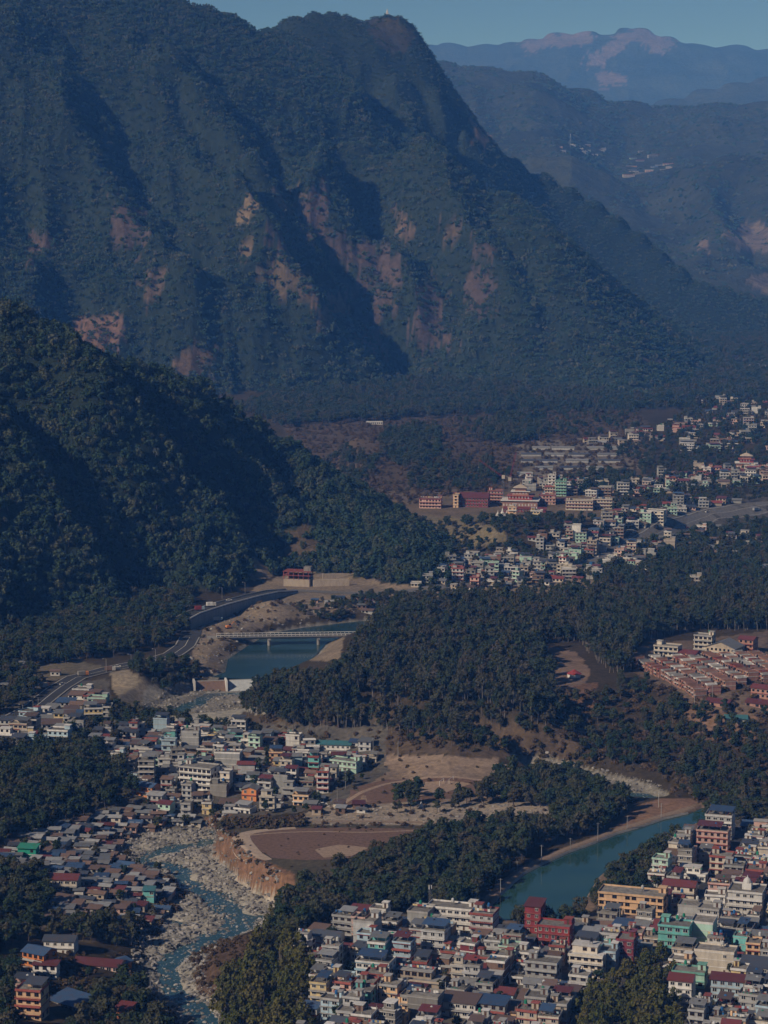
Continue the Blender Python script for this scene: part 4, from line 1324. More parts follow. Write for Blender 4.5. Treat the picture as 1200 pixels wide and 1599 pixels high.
hero(1150, 1132, 13, 7, 1, 'white', 'mono', 'teal', yaw=-8, zone=Z6, near=False, label='small white house with teal roof below the terracotta estate')

# ------------------------------------------------------------------ towns farther up the valley
Z7 = 'highway town'
far_walls = ['white', 'cream', 'pale grey', 'beige', 'cream', 'pink', 'beige', 'mint', 'pale grey', 'grey', 'bare concrete', 'brown', 'grey']
mf = lambda zone, g, **kw: m_concrete(zone, g, walls=far_walls, **{**dict(name='valley_house'), **kw})
fill([(690, 895), (720, 872), (790, 868), (850, 880), (905, 872), (985, 842), (960, 838), (850, 850), (820, 835), (870, 825), (960, 820), (1010, 805), (1060, 800), (1100, 795), (1110, 812), (1050, 838), (990, 868), (930, 905), (860, 912), (720, 925), (640, 925), (650, 905)],
     Z7, '', 11, 135, mf(Z7, 'houses along the highway up the valley', name='highway_house', wr=(6, 11.5), dr=(5.5, 8.5)), 31, math.radians(-12))
fill([(955, 890), (1000, 866), (1060, 836), (1110, 815), (1125, 830), (1050, 860), (995, 895)], Z7, '', 10, 30, mf(Z7, 'houses along the highway up the valley', name='highway_house', wr=(6, 12), dr=(5.5, 8.5)), 45, math.radians(-14))
fill([(825, 840), (900, 826), (1000, 800), (1045, 800), (985, 838), (900, 868), (850, 865)], Z7, '', 9.5, 45, mf(Z7, 'houses along the highway up the valley', name='highway_house', wr=(6, 11), dr=(5.5, 8.5)), 46, math.radians(-14))
Z8 = 'upper valley town'
fill([(1000, 680), (1060, 655), (1110, 630), (1215, 628), (1215, 705), (1120, 715), (1060, 700)], Z8, '', 15, 75, mf(Z8, 'houses of the upper valley town', wr=(8, 17), dr=(7, 11)), 32, math.radians(-6), 40)
fill([(820, 752), (900, 755), (960, 762), (1030, 742), (1120, 740), (1215, 735), (1215, 755), (1100, 765), (1000, 775), (900, 775), (830, 772)], Z8, '', 11, 85, mf(Z8, 'houses of the upper valley town', wr=(6.5, 13), dr=(6, 9)), 33, math.radians(-6), 25)
fill([(900, 690), (1000, 672), (1020, 690), (930, 700)], Z8, '', 17, 14, mf(Z8, 'houses of the upper valley town', wr=(7, 12)), 34, 0, 40)
fill([(1130, 580), (1215, 555), (1215, 580), (1140, 590)], Z8, '', 22, 9, mf(Z8, 'houses of the upper valley town', wr=(14, 26), dr=(9, 13)), 35, 0, 60)
fill([(1040, 790), (1215, 782), (1215, 810), (1120, 815), (1060, 815)], Z8, '', 14, 28, mf(Z8, 'houses of the upper valley town', wr=(7, 12)), 36, math.radians(-8), 20)
fill([(1040, 850), (1215, 840), (1215, 870), (1100, 880), (1040, 870)], Z8, '', 16, 12, mf(Z8, 'houses of the upper valley town', wr=(7, 12)), 37, math.radians(-8))
fill([(1010, 905), (1215, 880), (1215, 960), (1050, 975)], Z8, '', 24, 10, mf(Z8, 'houses of the upper valley town', wr=(7, 12)), 38, math.radians(-8), 15)
Z9 = 'far hillside village'
fill([(810, 232), (840, 220), (940, 225), (950, 240), (880, 240)], Z9, '', 26, 13, mf(Z9, 'houses of the far hillside villages', name='hillside_house', wr=(18, 34), dr=(10, 14)), 41, 0, 400, 30000)
fill([(960, 250), (1010, 232), (1050, 255), (1040, 275), (970, 285)], Z9, '', 24, 16, mf(Z9, 'houses of the far hillside villages', name='hillside_house', wr=(18, 38), dr=(10, 14)), 42, 0, 350, 30000)
# ------------------------------------------------------------------ bridge, weir, raised highway
def ground3(px, py, z):
    p = G(px, py, z)
    return Vector((float(p[0]), float(p[1]), z))

def local(a, b):
    """yaw and length of a line on the ground"""
    d = b - a
    return math.atan2(d.y, d.x), math.hypot(d.x, d.y)

a = ground3(338, 993, 1.5); b = ground3(560, 990, 1.5)
yaw, L = local(a, b)
t = thing('road_bridge', 'long concrete road bridge on two piers over the pale blue lake', 'bridge', tuple(a), yaw)
MB().box(0, L, -4.5, 4.5, -.7, 0).build('deck', 'road concrete', t)
MB().box(0, L, -3.6, 3.6, .02, .08).build('carriageway', 'asphalt', t)
for y0 in (-4.5, 4.2):
    q = MB().box(0, L, y0, y0 + .3, .85, 1.15)
    for i in range(int(L / 3)):
        q.box(i * 3, i * 3 + .35, y0, y0 + .3, 0, .85)
    q.build('railing', 'slab white', t)
for y0 in (-3.2, -.4, 2.4):
    MB().box(.2, L - .2, y0, y0 + .8, -2.1, -.7).build('girder', 'road concrete', t)
for f in ((420 - 338) / 222, (497 - 338) / 222):
    q = MB().box(L * f - 1.1, L * f + 1.1, -4.2, 4.2, -3.1, -2.1).cyl(L * f, -2.2, -10, -3.1, 1.15, 12).cyl(L * f, 2.2, -10, -3.1, 1.15, 12).box(L * f - 1.8, L * f + 1.8, -4.5, 4.5, -9.5, -7.2)
    q.build('pier', 'road concrete', t)
for x0 in (-7, L - 1):
    MB().box(x0, x0 + 8, -4.8, 4.8, -7, -.72).build('abutment', 'road concrete', t)

a = ground3(304, 1064, -5.5); b = ground3(398, 1061, -5.5)
yaw, L = local(a, b)
t = thing('weir', 'low concrete weir with a white spill below the bridge lake', 'weir', tuple(a), yaw)
q = MB()
for (x0, x1) in ((0, L * .5), (L * .54, L)):
    q.plate([(x0, -9, -6.0), (x1, -9, -6.0), (x1, -1, 0), (x0, -1, 0)], 1.2)
q.build('spillway', 'wall brown', t)
MB().box(0, L, -1, 1.2, -6, .15).build('crest_wall', 'road concrete', t)
MB().box(0, L, -13.5, -9, -7.5, -5.6).build('apron_slab', 'road concrete', t)
for x0 in (-1.2, L * .5, L):
    MB().box(x0, x0 + 1.2, -9.5, 2, -6.5, 1.4).build('pier_wall', 'slab white', t)
MB().plate([(L * .56, -9.1, -5.7), (L * .98, -9.1, -5.7), (L * .98, -1.1, .22), (L * .56, -1.1, .22)], .15).build('white_water', 'white water', t)

top = [ground3(286, 966, 8.5), ground3(303, 957, 9.5), ground3(347, 943, 9.5), ground3(393, 931, 8.0), ground3(425, 924, 5.0), ground3(456, 922, 2.0)]
t = thing('raised_highway', 'raised stretch of highway on a dark stone retaining wall under the hill', 'highway', (0, 0, 0))
off = []
for i, p in enumerate(top):
    d = (top[min(i + 1, len(top) - 1)] - top[max(i - 1, 0)]); d.z = 0; d.normalize()
    off.append(Vector((-d.y, d.x, 0)))
W_ = 6.0
q = MB(); wq = MB(); k1 = MB(); k2 = MB()
for i in range(len(top) - 1):
    A, B, n1, n2 = top[i], top[i + 1], off[i], off[i + 1]
    q.plate([tuple(A - n1 * W_), tuple(B - n2 * W_), tuple(B + n2 * W_), tuple(A + n1 * W_)], .5)
    lo = lambda p: (p.x, p.y, -8.0)
    wq.face([lo(A - n1 * W_), lo(B - n2 * W_), tuple(B - n2 * W_ - Vector((0, 0, .45))), tuple(A - n1 * W_ - Vector((0, 0, .45)))])
    wq.face([lo(B + n2 * W_), lo(A + n1 * W_), tuple(A + n1 * W_ - Vector((0, 0, .45))), tuple(B + n2 * W_ - Vector((0, 0, .45)))])
    for kk, sg in ((k1, -1), (k2, 1)):
        up = Vector((0, 0, 1.0))
        e1, e2 = A + n1 * W_ * sg, B + n2 * W_ * sg
        f1, f2 = A + n1 * (W_ - .6) * sg, B + n2 * (W_ - .6) * sg
        kk.face([tuple(e1), tuple(e2), tuple(e2 + up), tuple(e1 + up)][::sg]); kk.face([tuple(e1 + up), tuple(e2 + up), tuple(f2 + up), tuple(f1 + up)]); kk.face([tuple(f1), tuple(f2), tuple(f2 + up), tuple(f1 + up)][::-sg])
q.build('carriageway', 'asphalt', t); wq.build('retaining_wall', 'wall grey', t); k1.build('parapet', 'slab white', t); k2.build('parapet', 'slab grey', t)

# ------------------------------------------------------------------ house shell under construction below the hill
p = hit(472, 916)
t = thing('construction_frame', 'unfinished concrete building of bare columns at the hill foot', 'building', (p[0], p[1] + 6, p[2]), math.radians(-14))
MB().box(-14, 8, -7, 6, -3, 6).build('base_wall', 'wall beige', t)
for k in (0, 1):
    MB().box(-14.5, 9, -8, 6.5, 6 + 3.2 * (k + 1) - .3, 6 + 3.2 * (k + 1)).build('floor_slab', 'slab red', t)
for i in range(6):
    for j in (0, 1):
        MB().box(-14 + i * 4.2, -13.5 + i * 4.2, -7.4 + j * 12.6, -6.9 + j * 12.6, 6, 12.1).build('column', 'slab red', t)
MB().box(-13, 7.5, 2, 5.5, 6, 9).build('inner_wall', 'wall bare concrete', t)
MB().box(2, 8, -3, 3, 12.4, 16).build('stair_cabin', 'roof concrete', t)
for i in range(3):
    p = hit(500 + i * 14, 917 - i * 10)
    q = MB().box(-14, 16, -1.2, 1.2, -4, 5.5 - i)
    o = q.build('terrace_wall', 'wall beige')
    o.location = (p[0] + 8, p[1] + 6 + i * 4, p[2]); o.rotation_euler = (0, 0, math.radians(12))
    tag(o, ['lowest', 'middle', 'upper'][i] + ' pale terrace wall beside the unfinished concrete building', 'wall', 'terrace walls')

# ------------------------------------------------------------------ monastery on its terrace
ZM = 'monastery terrace'
mon = 'buildings of the monastery'
def mh(px, py, w, d, n, wall, roof, tint, lab, **kw):
    kw.setdefault('near', True)
    return hero(px, py, w, d, n, wall, roof, tint, yaw=kw.pop('yaw', -8), zone=ZM, label=lab, name=kw.pop('name', 'monastery_house'), group=mon, cat=kw.pop('cat', 'building'), **kw)
mh(672, 794, 21, 12, 3, 'pink', 'cabin', 'maroon', 'white and pink three-storey monastery house standing apart at the left', slab='slab red')
mh(735, 792, 34, 22, 3, 'maroon', 'gable', 'maroon', 'broad dark monastery hall under a maroon roof', slab='slab red')
mh(712, 793, 5, 14, 4, 'peach', 'flat', 'maroon', 'narrow pale gatehouse at the left end of the dark monastery hall')
mh(774, 786, 15, 12, 4, 'pink', 'cabin', 'maroon', 'pink monastery wing left of the stepped temple', slab='slab red')
mh(855, 788, 16, 12, 3, 'pink', 'cabin', 'maroon', 'pink monastery wing right of the stepped temple', slab='slab red')
mh(820, 800, 40, 9, 1, 'maroon', 'gable', 'red', 'long low red hall in front of the stepped temple', slab='slab red')
mh(838, 808, 11, 8, 2, 'yellow', 'cabin', 'maroon', 'small yellow monastery lodge below the red hall', slab='slab white')
mh(800, 807, 8, 8, 3, 'peach', 'flat', 'maroon', 'small peach monastery lodge beside the white stupas', slab='slab white')
mh(905, 797, 26, 10, 3, 'cream', 'flat', 'maroon', 'long cream monastery dormitory, left one of the pair', slab='slab red')
mh(940, 795, 20, 10, 3, 'cream', 'pillars', 'maroon', 'long cream monastery dormitory, right one of the pair', slab='slab red')
mh(868, 786, 22, 10, 1, 'maroon', 'mono', 'maroon', 'low maroon-roofed shed left of the cream dormitories')
mh(876, 775, 11, 9, 5, 'mint', 'cabin', 'maroon', 'tall pale green block behind the monastery', slab='slab green')
mh(862, 765, 8, 8, 5, 'white', 'pillars', 'maroon', 'tall white unfinished block behind the monastery', slab='slab white')
mh(820, 744, 16, 8, 1, 'pale grey', 'gable', 'silver', 'pale metal-roofed shed behind the cranes')
mh(1150, 745, 30, 12, 2, 'pink', 'gable', 'maroon', 'red-roofed temple hall among the upper valley houses', slab='slab red')
mh(1185, 742, 24, 12, 3, 'cream', 'cabin', 'maroon', 'large cream building beside the red-roofed temple hall', slab='slab red')
hero(1145, 938, 30, 12, 1, 'white', 'gable', 'blue', yaw=-24, zone='', near=False, name='hall', cat='hall', label='hall with a bright blue roof among the woods at the right')
hero(1022, 812, 18, 12, 4, 'cream', 'flat', yaw=-20, zone='', near=False, label='tall pale cream block left of the highway town street')
hero(900, 846, 8, 8, 5, 'white', 'flat', yaw=-10, zone='', near=False, blank=True, label='slim white tower house at the highway')
def pagoda(px, py, tiers, w, lab):
    p = hit(px, py)
    t = thing('temple', lab, 'temple', (p[0], p[1] + w * .4, p[2]), math.radians(-8), None)
    z = 0; s = w
    for k in range(tiers):
        h = 3.6 if k else 6.5
        d = s * .72
        MB().box(-s / 2, s / 2, -d / 2, d / 2, z - (3 if k == 0 else 0), z + h).build('storey', 'wall red' if k % 2 else 'wall terracotta', t)
        q = MB()
        for i in range(int(s / 3)):
            xx = -s / 2 + 1.5 + i * 3
            q.box(xx - .6, xx + .6, -d / 2 - .06, -d / 2 + .05, z + 1.5, z + 3.6)
        q.build('windows', 'joinery white', t, 'stuff')
        e = 1.6
        MB().box(-s / 2 - e, s / 2 + e, -d / 2 - e, d / 2 + e, z + h, z + h + .5).build('cornice', 'slab red' if k % 2 else 'slab white', t)
        z += h + .5; s *= .68
    d = s * .8
    b = MB(); i = [(-s / 2 - 2, -d / 2 - 2, z + 3), (s / 2 + 2, -d / 2 - 2, z + 3), (s / 2 + 2, d / 2 + 2, z + 3), (-s / 2 - 2, d / 2 + 2, z + 3)]
    MB().box(-s / 2, s / 2, -d / 2, d / 2, z, z + 3).build('lantern', 'wall terracotta', t)
    tp = [(-s * .12, -s * .1, z + 6), (s * .12, -s * .1, z + 6), (s * .12, s * .1, z + 6), (-s * .12, s * .1, z + 6)]
    for k in range(4):
        b.face([i[k], i[(k + 1) % 4], tp[(k + 1) % 4], tp[k]])
    b.face(tp); b.face(i[::-1])
    b.cyl(0, 0, z + 6, z + 8.5, .5, 8, 0, .08)
    b.build('gilded_roof', 'wall beige', t)
    OCC.append((p[0], p[1] + w * .4, w * .6))
pagoda(815, 793, 3, 34, 'stepped red temple with small gilded roof in the monastery')
pagoda(1168, 733, 2, 22, 'small stepped temple among the upper valley houses')
for i, (px, py, s) in enumerate(((778, 806, .7), (785, 807, 1.0), (792, 806, .7))):
    p = hit(px, py)
    b = MB().box(-3, 3, -3, 3, -1, 1.2).box(-2.4, 2.4, -2.4, 2.4, 1.2, 2.2)
    for z0, z1, r0, r1 in ((2.2, 3.2, 1.6, 2.0), (3.2, 4.6, 2.0, 1.2), (4.6, 5.2, .9, .9), (5.2, 8.5, .8, .1)):
        b.cyl(0, 0, z0, z1, r0, 12, 0, r1)
    o = b.build('stupa', 'slab white'); o.location = p; o.scale = (s,) * 3
    tag(o, ['left small', 'tall middle', 'right small'][i] + ' white stupa in front of the monastery', 'stupa', 'white stupas')

def lattice(b, p0, p1, w, n, br=.14):
    p0, p1 = Vector(p0), Vector(p1)
    d = (p1 - p0).normalized(); u = d.orthogonal().normalized() * w / 2; v = d.cross(u).normalized() * w / 2
    cs = [u + v, u - v, -u - v, -u + v]
    for c in cs:
        b.bar(p0 + c, p1 + c, br, 4)
    for i in range(n):
        a, e = p0 + (p1 - p0) * i / n, p0 + (p1 - p0) * (i + 1) / n
        for k in range(4):
            b.bar(a + cs[k], e + cs[(k + 1) % 4], br * .55, 3)
    return b
def crane(px, py, mast, jib, lab):
    p = hit(px, py)
    t = thing('tower_crane', lab, 'crane', (p[0], p[1] + 10, p[2]))
    lattice(MB(), (0, 0, -1), (0, 0, mast), 1.8, 10).build('mast', 'steel', t)
    lattice(MB(), (0, 0, mast), jib, 1.2, 12, .09).build('jib', 'wall maroon', t)
    MB().box(-1.5, 1.5, -1.5, 1.5, mast - 1.5, mast + 1.8).build('cab', 'wall cream', t)
    MB().box(3, 8, -.9, .9, mast - .4, mast + .9).build('counterweight', 'roof concrete', t)
    e = Vector(jib)
    MB().bar(e, e - Vector((0, 0, 7)), .1, 4).box(e.x - .4, e.x + .4, e.y - .4, e.y + .4, e.z - 8, e.z - 7).build('hook_line', 'steel', t)
crane(797, 792, 26, (6, 0, 52), 'dark tower crane with its boom steeply raised over the temple')
crane(787, 790, 27, (-24, 0, 44), 'red tower crane with its boom leaning left over the monastery')

# ------------------------------------------------------------------ poles, lamps, masts
def pole(px, py, h, lab, lamp=False, arm=1, grp='poles along the canal'):
    p = hit(px, py)
    t = thing('street_lamp' if lamp else 'utility_pole', lab, 'lamp' if lamp else 'pole', p, R.uniform(-.3, .3), grp)
    MB().cyl(0, 0, -1, h, .16, 6, 0, .11).build('post', 'slab grey', t)
    if lamp:
        MB().bar((0, 0, h - .1), (-1.7, -.2, h + .25), .07, 4).build('arm', 'steel', t)
        MB().box(-2.4, -1.6, -.35, -.05, h + .15, h + .3).build('lamp_head', 'slab white', t)
    else:
        for k in range(arm):
            MB().box(-.9, .9, -.07, .07, h - .6 - .7 * k, h - .45 - .7 * k).build('crossarm', 'steel', t)
for px, py, h, lab in ((782, 1396, 7, 'pole at the near end of the canal path'), (808, 1362, 5, 'short pole on the canal path, second from its near end'), (846, 1352, 9, 'tall pole on the canal path, third from its near end'),
                       (891, 1330, 6, 'short pole at the middle of the canal path'), (934, 1316, 10, 'tallest pole, standing by the grove on the canal path'), (980, 1296, 7, 'pole on the canal path just before the bare earth'),
                       (1033, 1279, 8, 'pole at the bare earth beside the canal'), (1029, 1262, 8, 'pole behind the bare earth beside the canal')):
    pole(px, py, h, lab)
for i, (px, py) in enumerate(((661, 1590), (679, 1592), (696, 1566), (714, 1556), (733, 1541))):
    pole(px, py, 8, ['nearest', 'second', 'third', 'fourth', 'farthest'][i] + ' lamp along the street at the foot of the canal town', True, grp='street lamps')
for i, (px, py) in enumerate(((36, 1124), (52, 1118), (60, 1112), (166, 1050), (205, 1043), (243, 1034), (300, 950), (347, 935), (383, 927))):
    pole(px, py, 9, ['first', 'second', 'third', 'fourth', 'fifth', 'sixth', 'seventh', 'eighth', 'ninth'][i] + ' lamp from the left along the highway', True, grp='highway lamps')
for i, (px, py, h) in enumerate(((235, 1548, 9), (180, 1150, 10), (213, 1142, 9), (527, 1262, 11), (540, 1232, 10), (583, 1188, 13), (622, 1186, 10), (755, 1250, 8), (1113, 1092, 9), (1085, 1104, 9))):
    pole(px, py, h, ['pale pole in the grove beside the boulders', 'pole left of the riverside settlement', 'pole behind the riverside settlement', 'tall pole at the quarry flat', 'pole beside the pale green school', 'tallest mast by the wood edge',
                     'pole at the upper track', 'pole right of the playing ground', 'pole in front of the terracotta estate', 'pole at the left end of the terracotta estate'][i], arm=2, grp='poles of the settlement')
r = random.Random(9)
TPOLES = []
tp = [h for h in HOUSES if h['zone'] == ZN and h['label'] is None]
for i in range(16):
    h = tp[(i * 13) % len(tp)]
    x, y = h['x'] + E1[0] * 5.8 - E2[0] * 5.8, h['y'] + E1[1] * 5.8 - E2[1] * 5.8
    t = thing('utility_pole', None, 'pole', (x, y, h1(x, y)), r.uniform(-.5, .5), 'poles among the town roofs')
    TPOLES.append((t, x, y))
    MB().cyl(0, 0, -1, 10.5, .15, 6, 0, .1).build('post', 'slab grey', t)
    MB().box(-.8, .8, -.06, .06, 9.6, 9.75).build('crossarm', 'steel', t)
# mobile-phone mast on the long white row, hilltop shrine, mast of the far village
for px, py, z0, hh, lab in ((672, 1449, 9.4, 8, 'lattice antenna mast on the roof of the long white row'), (891, 232, 0, 42, 'thin radio mast over the far hillside village')):
    p = hit(px, py)
    t = thing('antenna_mast', lab, 'mast', (p[0], p[1] + (5 if z0 else 0), p[2] + z0))
    lattice(MB(), (0, 0, 0), (0, 0, hh), .7 if z0 else 2.2, 8, .045 if z0 else .14).build('lattice', 'slab grey', t)
    for k in range(3):
        MB().cyl(.7 * math.cos(k * 2.1), .7 * math.sin(k * 2.1), hh * .75, hh * .95, .22, 6).build('antenna', 'slab white', t)
k = 0
zc, _ = height(np.full(60, C_MAIN[17][0]), np.linspace(4880, 5000, 60)); yc = float(np.linspace(4880, 5000, 60)[np.argmax(zc)])
t = thing('hilltop_shrine', 'tiny white shrine on the rounded mountain top', 'shrine', (float(C_MAIN[17][0]), yc, h1(C_MAIN[17][0], yc)))
MB().box(-2.6, 2.6, -2.6, 2.6, -3, 5).build('base', 'slab white', t); MB().cyl(0, 0, 5, 8, 2.2, 10, 0, 1.4).cyl(0, 0, 8, 12, 1.2, 8, 0, .1).build('spire', 'slab white', t)
hero(585, 663, 22, 8, 1, 'white', 'flat', yaw=0, zone='', near=False, label='lone white house on the brown slope below the mountain')

# ------------------------------------------------------------------ goals, tent, huts, people's things
for i, (px, py) in enumerate(((690, 1226), (705, 1222))):
    p = hit(px, py)
    t = thing('goal', ['near', 'far'][i] + ' white football goal on the playing ground', 'goal', p, math.radians(70), 'football goals')
    MB().bar((-3.6, 0, 0), (-3.6, 0, 2.5), .12).build('post', 'slab white', t); MB().bar((3.6, 0, 0), (3.6, 0, 2.5), .12).build('post', 'slab white', t); MB().bar((-3.7, 0, 2.5), (3.7, 0, 2.5), .12).build('crossbar', 'slab white', t)
p = hit(897, 1058)
t = thing('tent', 'red and white marquee in the forest clearing', 'tent', p)
b = MB(); b.cyl(0, 0, 0, 2.2, 4.2, 10); b.build('side_cloth', 'slab white', t)
MB().cyl(0, 0, 2.25, 4.8, 4.8, 10, 0, .3).build('canopy', 'wall red', t)
p = hit(658, 1262)
o = MB().cyl(0, 0, 0, 3.2, 1.6, 10, 0, .1).cyl(0, 0, 3.2, 4.2, .15, 5).build('shrine', 'slab white'); o.location = p
tag(o, 'small white cone-shaped shrine at the quarry flat', 'shrine')
k = 0
for py, x0, x1 in ((702, 845, 990), (712, 830, 985), (722, 825, 960), (733, 850, 930)):
    px = x0
    while px < x1:
        p = hit(px, py); w = R.uniform(14, 26)
        t = thing('field_hut', None, 'hut', (p[0], p[1], p[2]), math.radians(R.uniform(-6, 2)), 'long huts on the terraced fields')
        MB().box(-w / 2, w / 2, -3, 3, -2, 2.4).build('wall', 'wall pale grey', t); MB().gable(-w / 2 - .4, w / 2 + .4, -3.6, 3.6, 2.4, 1.5).build('roof', R.choice(['tin silver', 'tin grey', 'tin slate']), t)
        HOUSES.append(dict(o=t, x=p[0], y=p[1], z=p[2], n=1, wall='pale grey', roof='gable', tint='grey', zone='terraced fields', label=None, cat='hut', pref=None))
        OCC.append((p[0], p[1], w * .5))
        px += w * 1.05 * FPX / p[1] + R.uniform(3, 14)

# ------------------------------------------------------------------ vehicles
def wheels(t, xs, ys, r):
    for a in xs:
        for c in ys:
            b = MB(); i = 10
            b.bar((a, c - .15, r), (a, c + .15, r), r, 10)
            w = b.build('wheel', 'tank black', t)
def truck(px, py, dz, col, lab, yaw):
    p = hit(px, py) if dz is None else tuple(ground3(px, py, dz))
    t = thing('truck', lab, 'truck', p, yaw, 'vehicles on the highway')
    wheels(t, (-2.4, -1.3, 2.3), (-1.05, 1.05), .5)
    MB().box(-3.6, 1.3, -1.25, 1.25, .8, 3.3).build('cargo_box', col, t)
    MB().box(1.5, 3.5, -1.2, 1.2, .6, 2.9).build('cab', 'wall ' + R.choice(['white', 'orange', 'pale blue']), t)
    MB().box(3.5, 3.56, -1.0, 1.0, 1.8, 2.7).build('windscreen', 'glass', t)
def car(px, py, dz, col, lab, yaw):
    p = hit(px, py) if dz is None else tuple(ground3(px, py, dz))
    t = thing('car', lab, 'car', p, yaw, 'vehicles on the highway')
    wheels(t, (-1.3, 1.3), (-.75, .75), .34)
    b = MB(); b.box(-2.1, 2.1, -.85, .85, .35, .95); b.build('body', col, t)
    b = MB(); lo = [(-1.7, -.8, .95), (1.0, -.8, .95), (1.0, .8, .95), (-1.7, .8, .95)]; hi = [(-1.3, -.68, 1.5), (.4, -.68, 1.5), (.4, .68, 1.5), (-1.3, .68, 1.5)]
    for k in range(4):
        b.face([lo[k], lo[(k + 1) % 4], hi[(k + 1) % 4], hi[k]])
    b.face(hi); b.build('cabin', 'glass', t)
    MB().box(-1.25, .35, -.66, .66, 1.5, 1.56).build('roof', col, t)
hy = math.radians(18)
truck(312, 953, 9.8, 'wall red', 'red truck at the left end of the raised highway', hy)
truck(330, 947, 9.8, 'wall white', 'white truck on the raised highway behind the red one', hy)
car(358, 938, 9.8, 'slab white', 'white car on the raised highway', hy)
car(184, 1042, None, 'slab white', 'white car on the highway above the pale spoil slope', math.radians(14))
truck(130, 1056, None, 'wall bare concrete', 'grey truck where the highway bends', math.radians(25))
car(98, 1070, None, 'slab white', 'white car below the highway bend', math.radians(40))
truck(172, 1048, None, 'wall brown', 'brown truck parked beside the pale spoil slope', math.radians(10))
truck(70, 1074, None, 'wall beige', 'beige truck parked at the roadside by the bend', math.radians(60))
car(505, 1258, None, 'slab white', 'white car parked at the quarry flat', 0.3)
truck(340, 970, None, 'wall white', 'white site truck below the raised highway', .2)
p = hit(357, 982)
t = thing('excavator', 'orange excavator on the pale earth near the bridge', 'excavator', p, .5)
MB().box(-2.2, 2.2, -1.7, -.9, 0, .9).build('track', 'tank black', t); MB().box(-2.2, 2.2, .9, 1.7, 0, .9).build('track', 'tank black', t)
MB().box(-2.0, 1.4, -1.3, 1.3, .95, 2.4).build('engine_body', 'wall orange', t); MB().box(.2, 1.6, -1.25, -.1, 2.4, 3.4).build('cab', 'glass', t)
MB().bar((1.4, .4, 1.8), (4.6, .4, 4.8), .3).bar((4.6, .4, 4.8), (6.6, .4, 2.2), .24).build('arm', 'wall orange', t); MB().box(6.1, 7.1, -.2, 1.0, 1.2, 2.2).build('bucket', 'steel', t)
# cars parked along the town streets and traffic on the upper highway
CC = ['slab white', 'wall grey', 'wall maroon', 'tank blue', 'slab white', 'wall pale grey', 'tank black', 'wall red']
CW = ['white', 'grey', 'maroon', 'blue', 'white', 'pale grey', 'black', 'red']
k = 0
for nm, u, v0, v1 in LANES:
    for j in range(5):
        q = xy(u + (1.6 if j % 2 else -1.6), v0 + (v1 - v0) * (.12 + .19 * j))
        px, py = project(q[0], q[1], 0)
        car(px, py, None, CC[k % 8], '%s car in the %s street of the canal town, %s from its near end' % (CW[k % 8], 'lamp-lined' if nm is LANES[0][0] and u == LANES[0][1] else 'straight', ['first', 'second', 'third', 'fourth', 'fifth'][j]), math.pi / 2 - TH)
        k += 1
for j in range(7):
    i = int(len(HW2P) * (.42 + .07 * j)); q = HW2P[i] + HW2N[i] * (4 if j % 2 else -4)
    t_ = HW2P[i + 1] - HW2P[i]
    px, py = project(q[0], q[1], h1(q[0], q[1]))
    (truck if j % 3 == 0 else car)(px, py, None, CC[(j + 3) % 8], '%s %s on the wide valley highway, %s of seven from the left' % (CW[(j + 3) % 8], 'truck' if j % 3 == 0 else 'car', ['first', 'second', 'third', 'fourth', 'fifth', 'sixth', 'seventh'][j]), math.atan2(t_[1], t_[0]))
# ------------------------------------------------------------------ vegetation
def leaf_mat(name, stops, rough=.8):
    m, t, b = nt(name)
    oi = N(t, 'ShaderNodeObjectInfo')
    nz = world_noise(t, .012, 3, .6)
    mx = N(t, 'ShaderNodeMath', operation='MULTIPLY_ADD'); mx.inputs[1].default_value = .55
    t.links.new(oi.outputs['Random'], mx.inputs[0])
    m2 = N(t, 'ShaderNodeMath', operation='MULTIPLY'); m2.inputs[1].default_value = .5
    t.links.new(nz, m2.inputs[0]); t.links.new(m2.outputs[0], mx.inputs[2])
    c = ramp(t, mx.outputs[0], stops)
    n2 = world_noise(t, .9, 3, .7)
    c = mixc(t, 1.0, c, ramp(t, n2, [(.3, (.6, .62, .6)), (.7, (1.35, 1.35, 1.25))]), 'MULTIPLY')
    t.links.new(c, b.inputs['Base Color'])
    b.inputs['Roughness'].default_value = rough
    b.inputs['Specular IOR Level'].default_value = .15
    return m

leaf_mat('leaf broad', [(.15, (.019, .040, .022)), (.4, (.034, .051, .026)), (.6, (.052, .060, .032)), (.85, (.074, .062, .042))])
leaf_mat('leaf tall', [(.15, (.025, .042, .025)), (.4, (.038, .052, .031)), (.6, (.055, .059, .038)), (.85, (.078, .064, .048))])
leaf_mat('leaf hill', [(.12, (.018, .042, .028)), (.35, (.030, .055, .033)), (.6, (.047, .068, .040)), (.88, (.088, .088, .058))])
leaf_mat('leaf mountain', [(.12, (.022, .054, .036)), (.38, (.038, .070, .044)), (.62, (.058, .084, .052)), (.88, (.11, .105, .072))])
leaf_mat('leaf bamboo', [(.1, (.05, .065, .018)), (.5, (.085, .085, .026)), (.9, (.13, .105, .04))])
leaf_mat('leaf scrub', [(.1, (.075, .055, .035)), (.5, (.10, .065, .042)), (.9, (.065, .06, .035))])
paint_mat('bark', (.10, .078, .06), .95, .3, .3); paint_mat('pale bark', (.2, .175, .15), .95, .3, .3)

